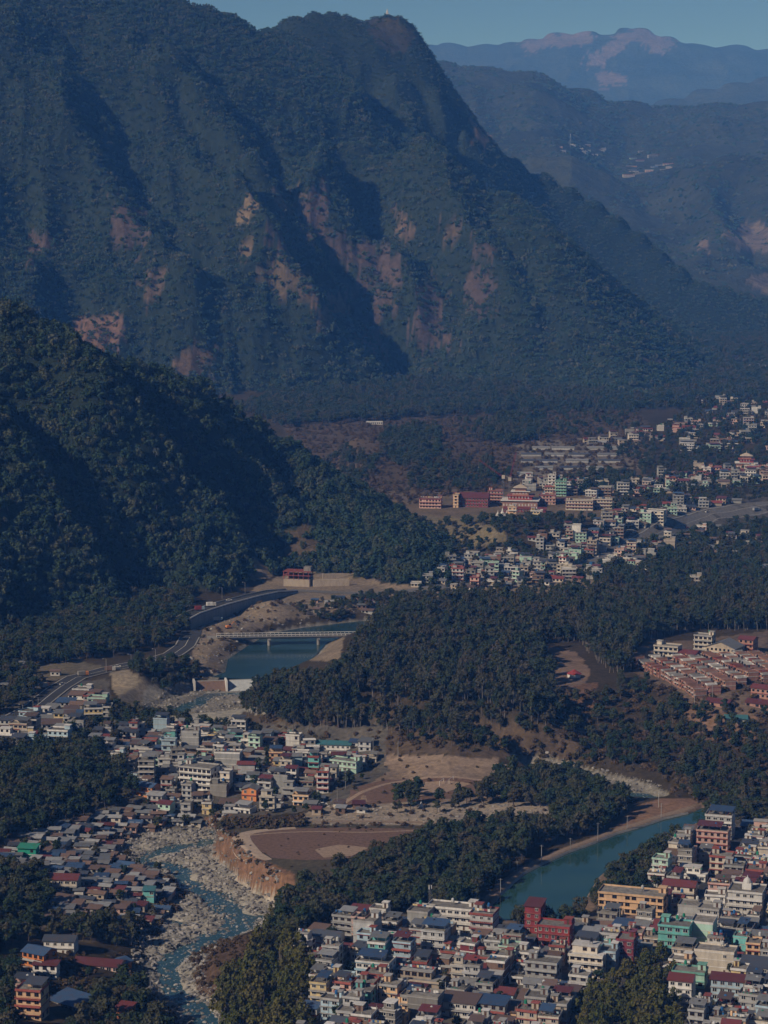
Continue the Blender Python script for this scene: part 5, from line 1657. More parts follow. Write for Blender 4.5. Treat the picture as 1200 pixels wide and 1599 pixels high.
ICO_V = None
def ico():
    p = (1 + 5 ** .5) / 2
    v = np.array([(-1, p, 0), (1, p, 0), (-1, -p, 0), (1, -p, 0), (0, -1, p), (0, 1, p), (0, -1, -p), (0, 1, -p), (p, 0, -1), (p, 0, 1), (-p, 0, -1), (-p, 0, 1)], float)
    v /= np.linalg.norm(v[0])
    f = [(0, 11, 5), (0, 5, 1), (0, 1, 7), (0, 7, 10), (0, 10, 11), (1, 5, 9), (5, 11, 4), (11, 10, 2), (10, 7, 6), (7, 1, 8), (3, 9, 4), (3, 4, 2), (3, 2, 6), (3, 6, 8), (3, 8, 9), (4, 9, 5), (2, 4, 11), (6, 2, 10), (8, 6, 7), (9, 8, 1)]
    return v, f
ICOV, ICOF = ico()

def foliage(clumps, per, size, seed, core=.66, out=.85):
    """leaf sprays (small bent four-sided faces) round each clump, over a ragged inner mass"""
    g = np.random.default_rng(seed)
    V = []; F = []; n0 = 0
    for cx, cy_, cz, rx, ry, rz_ in clumps:
        c = np.array((cx, cy_, cz)); rad = np.array((rx, ry, rz_))
        if core:
            vv = ICOV * rad * core * g.uniform(.7, 1.15, (12, 1)) + c
            V.append(vv); F += [tuple(i + n0 for i in f) for f in ICOF]; n0 += 12
        d = g.normal(size=(per, 3)); d[:, 2] += .25; d /= np.linalg.norm(d, axis=1)[:, None]
        pos = c + d * rad * g.uniform(.6, 1.12, (per, 1))
        nr_ = d * out + g.normal(size=(per, 3)) * .55 + np.array((0, 0, .35)); nr_ /= np.linalg.norm(nr_, axis=1)[:, None]
        a = np.cross(nr_, g.normal(size=(per, 3))); a /= np.linalg.norm(a, axis=1)[:, None] + 1e-9
        b = np.cross(nr_, a)
        s = size * g.uniform(.55, 1.35, (per, 1)); s2 = s * g.uniform(.45, .9, (per, 1))
        q = np.stack([pos - a * s, pos - b * s2 * g.uniform(.6, 1.2, (per, 1)) + nr_ * s * .15, pos + a * s * g.uniform(.7, 1.2, (per, 1)), pos + b * s2 + nr_ * s * .15], 1).reshape(-1, 3)
        V.append(q)
        F += [(n0 + 4 * i, n0 + 4 * i + 1, n0 + 4 * i + 2, n0 + 4 * i + 3) for i in range(per)]
        n0 += 4 * per
    return np.concatenate(V), F

def trunk_geo(h, r0, limbs, seed, bend=.4):
    g = random.Random(seed)
    V = []; F = []
    def tube(pts, rads, n=6):
        i0 = len(V)
        for p, rr in zip(pts, rads):
            for k in range(n):
                a = 2 * math.pi * k / n
                V.append((p[0] + rr * math.cos(a), p[1] + rr * math.sin(a), p[2]))
        for j in range(len(pts) - 1):
            for k in range(n):
                k2 = (k + 1) % n
                F.append((i0 + j * n + k, i0 + j * n + k2, i0 + (j + 1) * n + k2, i0 + (j + 1) * n + k))
    bx, by = g.uniform(-bend, bend), g.uniform(-bend, bend)
    pts = [(0, 0, -1.5), (bx * .3, by * .3, h * .35), (bx, by, h * .7), (bx * 1.2, by * 1.2, h)]
    tube(pts, [r0 * 1.25, r0 * .9, r0 * .6, r0 * .2])
    for (cx, cy_, cz) in limbs:
        s = min(cz * .75, h * .62)
        tube([(bx * .6, by * .6, s * .85), (cx * .55, cy_ * .55, (s + cz) / 2), (cx * .9, cy_ * .9, cz)], [r0 * .4, r0 * .28, r0 * .1], 4)
    return V, F

def proto(kind, seed):
    g = random.Random(seed)
    cl = []
    if kind == 'broad':
        H = g.uniform(9, 12); Rr = g.uniform(3.4, 4.6)
        n = 13
        for i in range(n):
            a = g.uniform(0, 6.28); q = math.sqrt(g.random()) * Rr * .72; zz = H * g.uniform(.42, .9) - .25 * q
            s = g.uniform(1.2, 2.0)
            cl.append((q * math.cos(a), q * math.sin(a), zz, s, s, s * .8))
        return cl, 34, .62, H * .8, .24, 'leaf broad', 'bark'
    if kind == 'tall':
        H = g.uniform(10.5, 14); Rr = g.uniform(2.8, 3.7)
        for i in range(13):
            a = g.uniform(0, 6.28); f = g.uniform(.38, 1.0); q = math.sqrt(g.random()) * Rr * (1.15 - .75 * abs(f - .55) * 1.6)
            s = g.uniform(1.1, 1.9)
            cl.append((q * math.cos(a), q * math.sin(a), H * f, s, s, s * .9))
        return cl, 30, .58, H * .95, .22, 'leaf tall', 'pale bark'
    if kind == 'bamboo':
        H = g.uniform(8, 11)
        for i in range(16):
            a = g.uniform(0, 6.28); q = g.uniform(.4, 4.0); f = 1 - .10 * q
            s = g.uniform(.6, 1.1)
            cl.append((q * math.cos(a), q * math.sin(a), H * f * g.uniform(.5, 1.0), s * .9, s * .9, s * 1.25))
        return cl, 30, .5, H * .8, .1, 'leaf bamboo', 'pale bark'
    if kind == 'scrub':
        for i in range(6):
            a = g.uniform(0, 6.28); q = g.uniform(0, 1.5); s = g.uniform(.6, 1.2)
            cl.append((q * math.cos(a), q * math.sin(a), g.uniform(.4, 1.5), s, s, s * .8))
        return cl, 20, .42, 1.2, .06, 'leaf scrub', 'bark'
    if kind == 'hill':
        Rr = g.uniform(3.0, 4.4)
        for i in range(7):
            a = g.uniform(0, 6.28); q = math.sqrt(g.random()) * Rr * .75; s = g.uniform(1.6, 2.5)
            cl.append((q * math.cos(a), q * math.sin(a), g.uniform(3.5, 8.0) - .3 * q, s, s, s * .9))
        return cl, 20, .95, 5.0, .25, 'leaf hill', 'bark'
    if kind == 'mountain':
        Rr = g.uniform(6, 8.5)
        for i in range(12):
            a = g.uniform(0, 6.28); q = math.sqrt(g.random()) * Rr; s = g.uniform(1.4, 3.0)
            cl.append((q * math.cos(a), q * math.sin(a), g.uniform(1.5, 6.5), s, s, s * .9))
        return cl, 9, 1.15, 3.0, .3, 'leaf mountain', 'bark'
    if kind == 'farwood':
        for i in range(9):
            a = g.uniform(0, 6.28); q = math.sqrt(g.random()) * 16; s = g.uniform(4, 7)
            cl.append((q * math.cos(a), q * math.sin(a), g.uniform(0, 5), s, s, s * .8))
        return cl, 8, 3.0, 3.0, .3, 'leaf mountain', 'bark'

TREES = {}      # kind -> list of (crown mesh, trunk mesh, whole mesh)
WOOD = bpy.data.collections.new('wood_models')
def mk(V, F, mats, name, split=None):
    me = bpy.data.meshes.new(name)
    me.from_pydata([tuple(v) for v in V], [], F)
    for q in mats:
        me.materials.append(MATS[q])
    if split is not None:
        me.polygons.foreach_set('material_index', [0 if i < split else 1 for i in range(len(F))])
    return me

for kind, nvar in (('broad', 6), ('tall', 5), ('bamboo', 3), ('scrub', 3), ('hill', 5), ('mountain', 5), ('farwood', 4)):
    TREES[kind] = []
    sub = bpy.data.collections.new('models_' + kind)
    for i in range(nvar):
        cl, per, size, th_, tr, lm, bm_ = proto(kind, 100 + i * 7 + len(kind))
        V, F = foliage(cl, per, size, 50 + i, core=(.55 if kind == 'bamboo' else .72))
        tv, tf = trunk_geo(th_, tr, [c[:3] for c in cl[:4]], i)
        if kind == 'bamboo':
            tv, tf = [], []
            for q in range(10):
                c = cl[q]
                b = MB().bar((c[0] * .2, c[1] * .2, -1), (c[0] * .45, c[1] * .45, c[2] * .7), .09, 4); b.bar((c[0] * .45, c[1] * .45, c[2] * .7), (c[0], c[1], c[2] + .6), .06, 4)
                tf += [tuple(k + len(tv) for k in f) for f in b.f]; tv += b.v
        crown = mk(V, F, [lm], 'crown')
        trk = mk(tv, tf, [bm_], 'trunk')
        VV = list(map(tuple, V)) + [tuple(q) for q in tv]
        FF = list(F) + [tuple(k + len(V) for k in f) for f in tf]
        whole = mk(VV, FF, [lm, bm_], 'tree_model', len(F))
        o = bpy.data.objects.new('model_%s_%d' % (kind, i), whole)
        sub.objects.link(o)
        TREES[kind].append((crown, trk, whole))
    TREES[kind + '_col'] = sub

def scatter_group(coll):
    ng = bpy.data.node_groups.new('scatter_' + coll.name, 'GeometryNodeTree')
    ng.interface.new_socket('Geometry', in_out='INPUT', socket_type='NodeSocketGeometry')
    ng.interface.new_socket('Geometry', in_out='OUTPUT', socket_type='NodeSocketGeometry')
    gi = ng.nodes.new('NodeGroupInput'); go = ng.nodes.new('NodeGroupOutput')
    ci = ng.nodes.new('GeometryNodeCollectionInfo'); ci.inputs['Collection'].default_value = coll
    ci.inputs['Separate Children'].default_value = True; ci.inputs['Reset Children'].default_value = True
    ip = ng.nodes.new('GeometryNodeInstanceOnPoints'); ip.inputs['Pick Instance'].default_value = True
    def attr(nm, ty):
        n = ng.nodes.new('GeometryNodeInputNamedAttribute'); n.data_type = ty; n.inputs['Name'].default_value = nm
        return n.outputs['Attribute']
    ng.links.new(gi.outputs[0], ip.inputs['Points'])
    ng.links.new(ci.outputs[0], ip.inputs['Instance'])
    ng.links.new(attr('pick', 'INT'), ip.inputs['Instance Index'])
    ng.links.new(attr('turn', 'FLOAT_VECTOR'), ip.inputs['Rotation'])
    ng.links.new(attr('size', 'FLOAT_VECTOR'), ip.inputs['Scale'])
    ng.links.new(ip.outputs[0], go.inputs[0])
    return ng

def scatter(name, label, pts, coll, nvar, size, seed, tilt=.06, cat=None):
    g = np.random.default_rng(seed)
    n = len(pts)
    if n == 0:
        return None
    me = bpy.data.meshes.new(name)
    me.vertices.add(n); me.vertices.foreach_set('co', np.asarray(pts, np.float32).ravel())
    a = me.attributes.new('pick', 'INT', 'POINT'); a.data.foreach_set('value', g.integers(0, nvar, n).astype(np.int32))
    a = me.attributes.new('turn', 'FLOAT_VECTOR', 'POINT')
    rot = np.stack([g.normal(0, tilt, n), g.normal(0, tilt, n), g.uniform(0, 6.28, n)], 1)
    a.data.foreach_set('vector', rot.astype(np.float32).ravel())
    a = me.attributes.new('size', 'FLOAT_VECTOR', 'POINT')
    s = g.uniform(size[0], size[1], n); sz = s * g.uniform(.8, 1.25, n)
    a.data.foreach_set('vector', np.stack([s, s, sz], 1).astype(np.float32).ravel())
    o = put(name, me, None, 'stuff')
    if label:
        o['label'] = label
    key = 'scatter_' + coll.name
    ng = bpy.data.node_groups.get(key) or scatter_group(coll)
    md = o.modifiers.new('scatter', 'NODES'); md.node_group = ng
    return o

OA = np.array(OCC)
def clear_of_houses(x, y, pad=.0):
    ok = np.ones(x.shape, bool)
    for i in range(0, len(x), 4000):
        d = np.hypot(x[i:i + 4000, None] - OA[None, :, 0], y[i:i + 4000, None] - OA[None, :, 1]) - OA[None, :, 2]
        ok[i:i + 4000] = d.min(1) > pad
    return ok

ROADPTS = np.concatenate([HWP[::3], HW2P[::2]])
def off_road(x, y, r=9.0):
    ok = np.ones(x.shape, bool)
    for i in range(0, len(x), 8000):
        ok[i:i + 8000] = np.hypot(x[i:i + 8000, None] - ROADPTS[None, :, 0], y[i:i + 8000, None] - ROADPTS[None, :, 1]).min(1) > r
    return ok

def rand_points(n, y0, y1, a0, a1, g):
    """uniform over a wedge of ground"""
    y = np.sqrt(g.uniform(y0 ** 2, y1 ** 2, n)); t = g.uniform(a0, a1, n)
    return y * t, y

def thin(x, y, sp, g):
    """keep points no closer than about sp (one per jittered cell)"""
    ij = np.floor(np.stack([x, y], 1) / sp).astype(np.int64)
    _, k = np.unique(ij, axis=0, return_index=True)
    return k

A0, A1 = -(600 + 150) / FPX, (600 + 150) / FPX
def wedge(y0, y1, sp, seed, over=3.0):
    g = np.random.default_rng(seed)
    area = (y1 ** 2 - y0 ** 2) / 2 * (A1 - A0)
    x, y = rand_points(int(area / sp ** 2 * over), y0, y1, A0, A1, g)
    k = thin(x, y, sp, g)
    x, y = x[k], y[k]
    z, gr = height(x, y)
    return x, y, hz(x, y), gr, g

# the wooded hill on the left
x, y, z, gr, g = wedge(1400, 2300, 5.6, 1)
bm_ = bare_mask(x, y, z, gr)
k = (gr == 1) & ((bm_ == 0) | (g.random(len(x)) < .12)) & off_road(x, y, 9) & clear_of_houses(x, y)
scatter('hillside_forest', 'dense dark forest covering the near hill on the left', np.stack([x, y, z - .6], 1)[k], TREES['hill_col'], 5, (.5, 1.3), 2, .12)
print('near hill', k.sum())
# the big mountain
x, y, z, gr, g = wedge(2900, 5080, 8.6, 3)
bm_ = bare_mask(x, y, z, gr)
px, py = project(x, y, z)
k = (gr == 2) & ((bm_ == 0) | (g.random(len(x)) < .55 + .6 * fbm(x, y, 26, 2, 97))) & (py > -60)
kc = k & (y > 4640); k = k & (y <= 4640)
scatter('mountain_forest', 'dense forest covering the big mountain', np.stack([x, y, z - 1.0], 1)[k], TREES['mountain_col'], 5, (.42, 1.0), 4, .25)
scatter('summit_woods', 'low woods on the twin mountain tops', np.stack([x, y, z - 1.0], 1)[kc], TREES['mountain_col'], 5, (.3, .62), 14, .2)
print('mountain', k.sum())
# far hillsides
x, y, z, gr, g = wedge(5200, 9150, 25.0, 5)
px, py = project(x, y, z)
bm_ = bare_mask(x, y, z, gr)
k = (gr == 3) & (px > 640) & ((bm_ == 0) | (g.random(len(x)) < .35)) & clear_of_houses(x, y, 14) & (fbm(x, y, 240, 3, 93) > -.25)
scatter('far_forest', 'hazy woods on the far hillsides', np.stack([x, y, z - 3.0], 1)[k], TREES['farwood_col'], 4, (.35, .85), 6, .2)
print('far', k.sum())

# valley woods: (photo outline, kind, spacing, size range, density, name, label)
VZ = [
    ([(690, 895), (720, 872), (790, 868), (985, 842), (850, 850), (820, 835), (870, 825), (1010, 805), (1110, 795), (1110, 812), (930, 905), (860, 912), (720, 925), (640, 925)], 'broad', 11, (.45, .8), .8, 'valley_woods', 'trees between the houses of the highway town'),
    ([(520, 1190), (600, 1180), (780, 1185), (790, 1260), (560, 1262), (500, 1280)], 'scrub', 6, (.3, .9), .22, 'tufts', 'tufts and bushes on the playing ground'),
    ([(470, 1270), (560, 1255), (860, 1252), (870, 1290), (470, 1292)], 'scrub', 5, (.3, 1.0), .3, 'tufts', 'tufts and bushes on the quarry flat'),
    ([(380, 1296), (730, 1296), (640, 1345), (430, 1380), (400, 1350)], 'scrub', 6, (.2, .5), .15, 'tufts', 'tufts on the cliff-top field'),
    ([(15, 1500), (200, 1500), (212, 1545), (130, 1562), (30, 1562)], 'broad', 8, (.28, .5), .7, 'left_grove', 'small trees between the orange houses'),
    ([(15, 1490), (205, 1490), (215, 1550), (130, 1570), (20, 1580)], 'scrub', 3.5, (.5, 1.2), .6, 'yard_scrub', 'scrub between the orange houses'),
    ([(1000, 480), (1330, 470), (1330, 555), (1150, 560), (1100, 600), (1000, 600)], 'broad', 13, (.9, 1.6), .9, 'valley_woods', 'hazy woods beyond the upper valley town'),
    ([(300, 990), (380, 945), (440, 935), (600, 935), (640, 950), (480, 970), (400, 990), (340, 1060), (300, 1050)], 'scrub', 6, (.5, 1.3), .3, 'pale_earth_scrub', 'scrub dotted over the pale earth near the bridge'),
    ([(500, 965), (560, 940), (640, 935), (660, 950), (600, 970), (540, 985)], 'broad', 8, (.5, .8), .7, 'valley_woods', 'trees among the huts near the bridge'),
    ([(-130, 1050), (-130, 985), (120, 965), (240, 900), (300, 905), (298, 985), (250, 1012), (150, 1030), (60, 1040)], 'broad', 6.0, (.7, 1.1), 1.0, 'valley_woods', 'dark trees at the foot of the near hill above the highway'),
    ([(370, 640), (470, 600), (1000, 585), (1330, 545), (1330, 600), (1000, 632), (780, 640), (560, 660), (440, 668)], 'broad', 9, (.8, 1.4), .95, 'valley_woods', 'woods filling the mountain foot'),
    ([(480, 735), (540, 700), (590, 720), (560, 790), (520, 780)], 'broad', 9, (.6, 1.2), .5, 'valley_woods', 'trees on the brown slope behind the near hill'),
    ([(640, 735), (760, 720), (800, 745), (760, 770), (640, 770)], 'broad', 9, (.6, 1.2), .5, 'valley_woods', 'pale trees right behind the monastery'),
    ([(700, 660), (1000, 640), (1000, 680), (820, 690), (720, 690)], 'broad', 12, (.6, 1.1), .3, 'valley_woods', 'woods above the terraced fields'),
    ([(380, 1118), (392, 1092), (440, 1072), (495, 1078), (530, 1050), (572, 1000), (612, 962), (700, 955), (830, 955), (960, 940), (1000, 945), (1200, 925), (1330, 925), (1330, 985), (1200, 985), (1080, 985), (1000, 1005), (985, 1050), (955, 1055), (925, 1030),
      (905, 1003), (850, 1003), (843, 1050), (880, 1098), (880, 1135), (700, 1155), (560, 1140), (450, 1142)], 'tall', 4.9, (.55, 1.2), 1.0, 'valley_forest', 'tall dark forest on the bluff in mid valley'),
    ([(880, 1090), (985, 1055), (1100, 1112), (1330, 1125), (1330, 1285), (1150, 1280), (1090, 1268), (1050, 1238), (1000, 1212), (900, 1188), (760, 1172), (640, 1162), (560, 1140), (880, 1130)], 'broad', 6.5, (.45, .9), .62, 'bluff_woods', 'brownish open woods on the bluff slope above the river'),
    ([(640, 1165), (760, 1175), (900, 1190), (1000, 1212), (1060, 1245), (1330, 1285), (1330, 1060), (880, 1080), (600, 1130)], 'scrub', 5.0, (.8, 1.8), .6, 'bluff_scrub', 'brown scrub on the bluff slope above the river'),
    ([(390, 1120), (560, 1125), (900, 1140), (900, 1190), (600, 1180), (400, 1150)], 'scrub', 5.5, (.6, 1.3), .5, 'wood_edge_scrub', 'brown scrub along the wood edge'),
    ([(435, 1395), (520, 1368), (590, 1345), (650, 1325), (720, 1302), (770, 1298), (860, 1288), (905, 1262), (960, 1255), (985, 1262), (945, 1296), (880, 1316), (828, 1338), (785, 1368), (752, 1402), (745, 1425), (620, 1432), (540, 1440), (470, 1468), (440, 1470)], 'broad', 5.0, (.62, 1.1), 1.0, 'canal_grove', 'dark grove along the left bank of the canal'),
    ([(745, 1245), (780, 1222), (830, 1208), (900, 1222), (945, 1240), (985, 1252), (975, 1262), (900, 1278), (850, 1262), (800, 1262)], 'broad', 5.6, (.6, 1.05), .9, 'canal_grove', 'dark grove between the quarry flat and the river'),
    ([(922, 1425), (930, 1394), (965, 1362), (1040, 1318), (1100, 1296), (1100, 1318), (1055, 1345), (1032, 1380), (1015, 1408), (930, 1425)], 'broad', 4.6, (.5, .85), 1.0, 'canal_side_trees', 'dark trees on the town bank of the canal'),
    ([(795, 1438), (840, 1432), (905, 1430), (918, 1440), (900, 1456), (800, 1456)], 'broad', 5.0, (.6, .95), 1.0, 'canal_side_trees', 'round trees at the near end of the canal'),
    ([(1085, 1262), (1330, 1255), (1330, 1300), (1150, 1285), (1095, 1282)], 'broad', 6.0, (.6, 1.0), .9, 'canal_side_trees', 'trees behind the far end of the canal town'),
    ([(330, 1640), (340, 1560), (360, 1520), (410, 1490), (450, 1475), (480, 1500), (490, 1540), (475, 1640)], 'bamboo', 6.5, (1.0, 1.5), 1.0, 'bamboo_thicket', 'yellow-green bamboo thicket on the river bluff'),
    ([(890, 1640), (900, 1590), (930, 1560), (985, 1518), (1040, 1502), (1062, 1505), (1046, 1540), (1060, 1570), (1050, 1640)], 'bamboo', 6.2, (.9, 1.35), 1.0, 'bamboo_thicket', 'yellow-green bamboo thicket inside the canal town'),
    ([(420, 1400), (445, 1390), (475, 1440), (470, 1475), (430, 1490), (390, 1495), (425, 1450)], 'bamboo', 6.0, (.7, 1.0), .7, 'bamboo_thicket', 'bamboo along the cliff foot'),
    ([(-100, 1190), (80, 1172), (160, 1182), (212, 1232), (205, 1258), (100, 1288), (0, 1322), (-100, 1340)], 'broad', 5.2, (.6, 1.1), 1.0, 'left_grove', 'dark grove left of the riverside settlement'),
    ([(-100, 1362), (50, 1360), (80, 1402), (82, 1470), (0, 1490), (-100, 1500)], 'broad', 5.2, (.55, 1.0), 1.0, 'left_grove', 'dark grove at the left edge below the shacks'),
    ([(85, 1442), (215, 1440), (235, 1468), (215, 1480), (120, 1476), (110, 1465)], 'broad', 5.2, (.5, .9), .9, 'left_grove', 'dark trees between shacks and orange houses'),
    ([(130, 1562), (205, 1548), (232, 1562), (250, 1595), (300, 1660), (60, 1660), (125, 1600)], 'broad', 5.0, (.55, 1.0), 1.0, 'left_grove', 'dark grove at the bottom left by the river'),
    ([(-100, 1500), (20, 1500), (30, 1560), (20, 1660), (-100, 1660)], 'broad', 5.2, (.55, 1.0), 1.0, 'left_grove', 'dark grove at the bottom left corner'),
    ([(140, 1125), (180, 1105), (240, 1120), (300, 1128), (420, 1140), (400, 1150), (230, 1145), (150, 1150)], 'broad', 6, (.5, .8), .9, 'belt_of_trees', 'belt of trees behind the riverside settlement'),
    ([(200, 1048), (262, 1036), (300, 1040), (320, 1052), (270, 1085), (240, 1075)], 'broad', 6, (.6, 1.0), .9, 'belt_of_trees', 'dark trees between the highway and the weir'),
    ([(-60, 1050), (60, 1045), (70, 1090), (0, 1120), (-60, 1120)], 'broad', 6, (.6, 1.0), .9, 'belt_of_trees', 'dark trees above the highway bend'),
    ([(60, 1150), (170, 1140), (215, 1180), (120, 1185), (60, 1185)], 'broad', 6.2, (.5, .9), .9, 'left_grove', 'trees below the highway bend'),
    ([(600, 1250), (640, 1238), (700, 1245), (760, 1240), (765, 1262), (690, 1272), (610, 1272)], 'broad', 7.5, (.6, 1.0), .8, 'playing_ground_trees', 'row of dark trees in front of the playing ground'),
    ([(330, 1287), (480, 1276), (480, 1290), (345, 1298)], 'scrub', 3.5, (.9, 1.8), .9, 'bank_scrub', 'scrub behind the cliff-top field'),
    ([(340, 1296), (372, 1300), (380, 1330), (410, 1350), (440, 1362), (440, 1385), (400, 1372), (350, 1335)], 'scrub', 4.0, (.5, 1.2), .7, 'bank_scrub', 'scrub along the cliff edge'),
    ([(470, 1286), (850, 1288), (850, 1296), (470, 1294)], 'scrub', 4.0, (.5, 1.1), .7, 'bank_scrub', 'scrub strip beside the quarry flat'),
    ([(300, 1490), (380, 1462), (440, 1455), (425, 1495), (350, 1565), (312, 1555)], 'scrub', 3.2, (.5, 1.3), .8, 'bank_scrub', 'brown scrub on the river bluff'),
    ([(440, 1396), (480, 1440), (470, 1480), (430, 1500), (390, 1495), (405, 1465), (436, 1445), (442, 1420)], 'scrub', 3.4, (.7, 1.7), .9, 'bank_scrub', 'scrub on the slope above the deep pool'),
    ([(440, 1396), (480, 1440), (470, 1480), (430, 1490), (415, 1470), (442, 1440)], 'broad', 6, (.5, .8), .8, 'canal_grove', 'trees on the slope above the deep pool'),
    ([(190, 1362), (262, 1375), (285, 1405), (262, 1440), (235, 1470), (215, 1440), (250, 1400)], 'scrub', 4.2, (.6, 1.6), .55, 'bank_scrub', 'scrub among the boulders'),
    ([(150, 1160), (590, 1165), (600, 1200), (480, 1270), (330, 1285), (200, 1268)], 'broad', 11, (.35, .7), .8, 'settlement_trees', 'trees scattered through the riverside settlement'),
    ([(0, 1300), (215, 1265), (330, 1280), (200, 1310), (260, 1370), (240, 1440), (90, 1440), (60, 1350)], 'broad', 9, (.3, .7), .8, 'settlement_trees', 'trees scattered among the bank shacks'),
    (TOWN_POLY, 'broad', 11, (.3, .6), .8, 'town_trees', 'small trees between the houses of the canal town'),
    ([(560, 935), (700, 925), (960, 912), (960, 930), (700, 940), (560, 965)], 'broad', 8, (.5, .8), .8, 'valley_woods', 'trees below the highway town'),
    ([(560, 830), (640, 815), (800, 815), (960, 812), (1030, 800), (1020, 815), (860, 830), (820, 845), (830, 868), (720, 865), (680, 895), (630, 905), (600, 880)], 'broad', 7.5, (.6, 1.0), .8, 'valley_woods', 'woods between the highway town and the monastery'),
    ([(900, 905), (1000, 860), (1100, 820), (1330, 815), (1330, 905), (1010, 925), (960, 915)], 'broad', 7.0, (.6, 1.05), .85, 'valley_woods', 'woods right of the highway town'),
    ([(1000, 730), (1100, 705), (1330, 700), (1330, 780), (1100, 790), (960, 800), (960, 765)], 'broad', 9, (.45, .85), .7, 'valley_woods', 'woods between the upper valley houses'),
    ([(940, 700), (1050, 660), (1100, 620), (1330, 570), (1330, 700), (1100, 712), (1000, 735)], 'broad', 12, (.55, 1.0), .7, 'valley_woods', 'woods of the upper valley'),
    ([(590, 720), (600, 680), (680, 670), (700, 720), (620, 735)], 'broad', 9, (.8, 1.3), .9, 'valley_woods', 'dark wood on the brown slope behind the monastery'),
    ([(740, 690), (780, 655), (860, 660), (850, 685), (780, 700)], 'broad', 9, (.8, 1.3), .9, 'valley_woods', 'dark wood at the mountain foot'),
    ([(860, 755), (940, 740), (1000, 745), (960, 775), (880, 772)], 'broad', 9, (.7, 1.1), .8, 'valley_woods', 'woods beside the monastery'),
    ([(640, 870), (560, 880), (540, 860), (600, 830), (650, 850)], 'broad', 7.5, (.6, 1.0), .9, 'valley_woods', 'woods at the foot of the near hill'),
    ([(440, 665), (1000, 640), (1010, 740), (700, 775), (600, 800), (560, 770)], 'scrub', 7, (.6, 2.2), .45, 'slope_scrub', 'scrub dotted over the brown slope'),
    ([(470, 640), (1100, 600), (1330, 560), (1330, 600), (1100, 640), (800, 650), (470, 660)], 'broad', 11, (.8, 1.4), .7, 'valley_woods', 'woods along the mountain foot'),
    ([(450, 950), (560, 935), (600, 940), (545, 968), (480, 972)], 'broad', 7, (.4, .8), .7, 'valley_woods', 'trees above the bridge'),
]
PALETTE_N = {'broad': 6, 'tall': 5, 'bamboo': 3, 'scrub': 3}
cand = []       # near trees that will be things of their own
merged = {}
for zi, (poly, kind, sp, size, dens, nm, lab) in enumerate(VZ):
    g = np.random.default_rng(200 + zi)
    W = [hit(a, b)[:2] for a, b in poly if b > 465]
    xs = [q[0] for q in W]; ys = [q[1] for q in W]
    area = (max(xs) - min(xs)) * (max(ys) - min(ys))
    n = int(min(400000, area / sp ** 2 * 3))
    x = g.uniform(min(xs) - 5, max(xs) + 5, n); y = g.uniform(min(ys) - 5, max(ys) + 5, n)
    k = thin(x, y, sp, g); x, y = x[k], y[k]
    z = hz(x, y)
    px, py = project(x, y, z)
    rag = 5
    k = inpoly(px + rag * fbm(x, y, 25, 2, 95), py + rag * .6 * fbm(x, y, 25, 2, 96), poly) & (px > -130) & (px < 1330)
    if dens < 1:
        k &= g.random(len(x)) < dens
    x, y, z = x[k], y[k], z[k]
    _, gr = height(x, y)
    k = (gr == 0) & off_road(x, y, 8.5) & clear_of_houses(x, y, 1.0 if kind != 'scrub' else .2)
    k &= (sdist(x, y, CANAL) > .5) & (sdist(x, y, BED2) > 2)
    if kind != 'scrub':
        k &= (sdist(x, y, BED1) > 1.5)
    x, y, z = x[k], y[k], z[k]
    merged.setdefault((nm, lab, kind, size), []).append(np.stack([x, y, z - .2], 1))
    if kind != 'scrub':
        for i in range(len(x)):
            cand.append((y[i], nm, lab, kind, size, len(merged[(nm, lab, kind, size)]) - 1, i))

# the 300 nearest trees in view are things; the rest of each wood stays one mass
inview = []
for c in cand:
    arr = merged[(c[1], c[2], c[3], c[4])][c[5]][c[6]]
    px, py = project(arr[0], arr[1], arr[2] + 4)
    if 8 < px < 1192 and py < 1590:
        inview.append(c)
sz = lambda c: (1.0 if c[3] != 'tall' else .85) * (c[4][0] + c[4][1]) / c[0]
inview.sort(key=sz, reverse=True)
single = inview[:300]
gone = {}
r = random.Random(77)
zbox = {}
SHORT = {}
for c in single:
    key = (c[1], c[2], c[3], c[4]); p = merged[key][c[5]][c[6]]
    ppx, ppy = project(p[0], p[1], p[2])
    b_ = zbox.setdefault(key, [1e9, -1e9, 1e9, -1e9])
    b_[0] = min(b_[0], ppx); b_[1] = max(b_[1], ppx); b_[2] = min(b_[2], p[1]); b_[3] = max(b_[3], p[1])
    SHORT[c[2]] = ' '.join(c[2].split()[:7])
KNAME = {'broad': 'broadleaf_tree', 'bamboo': 'bamboo_clump', 'tall': 'tall_tree'}
KWORD = {'broad': 'leafy tree in the ', 'bamboo': 'bamboo clump in the ', 'tall': 'tall tree in the '}
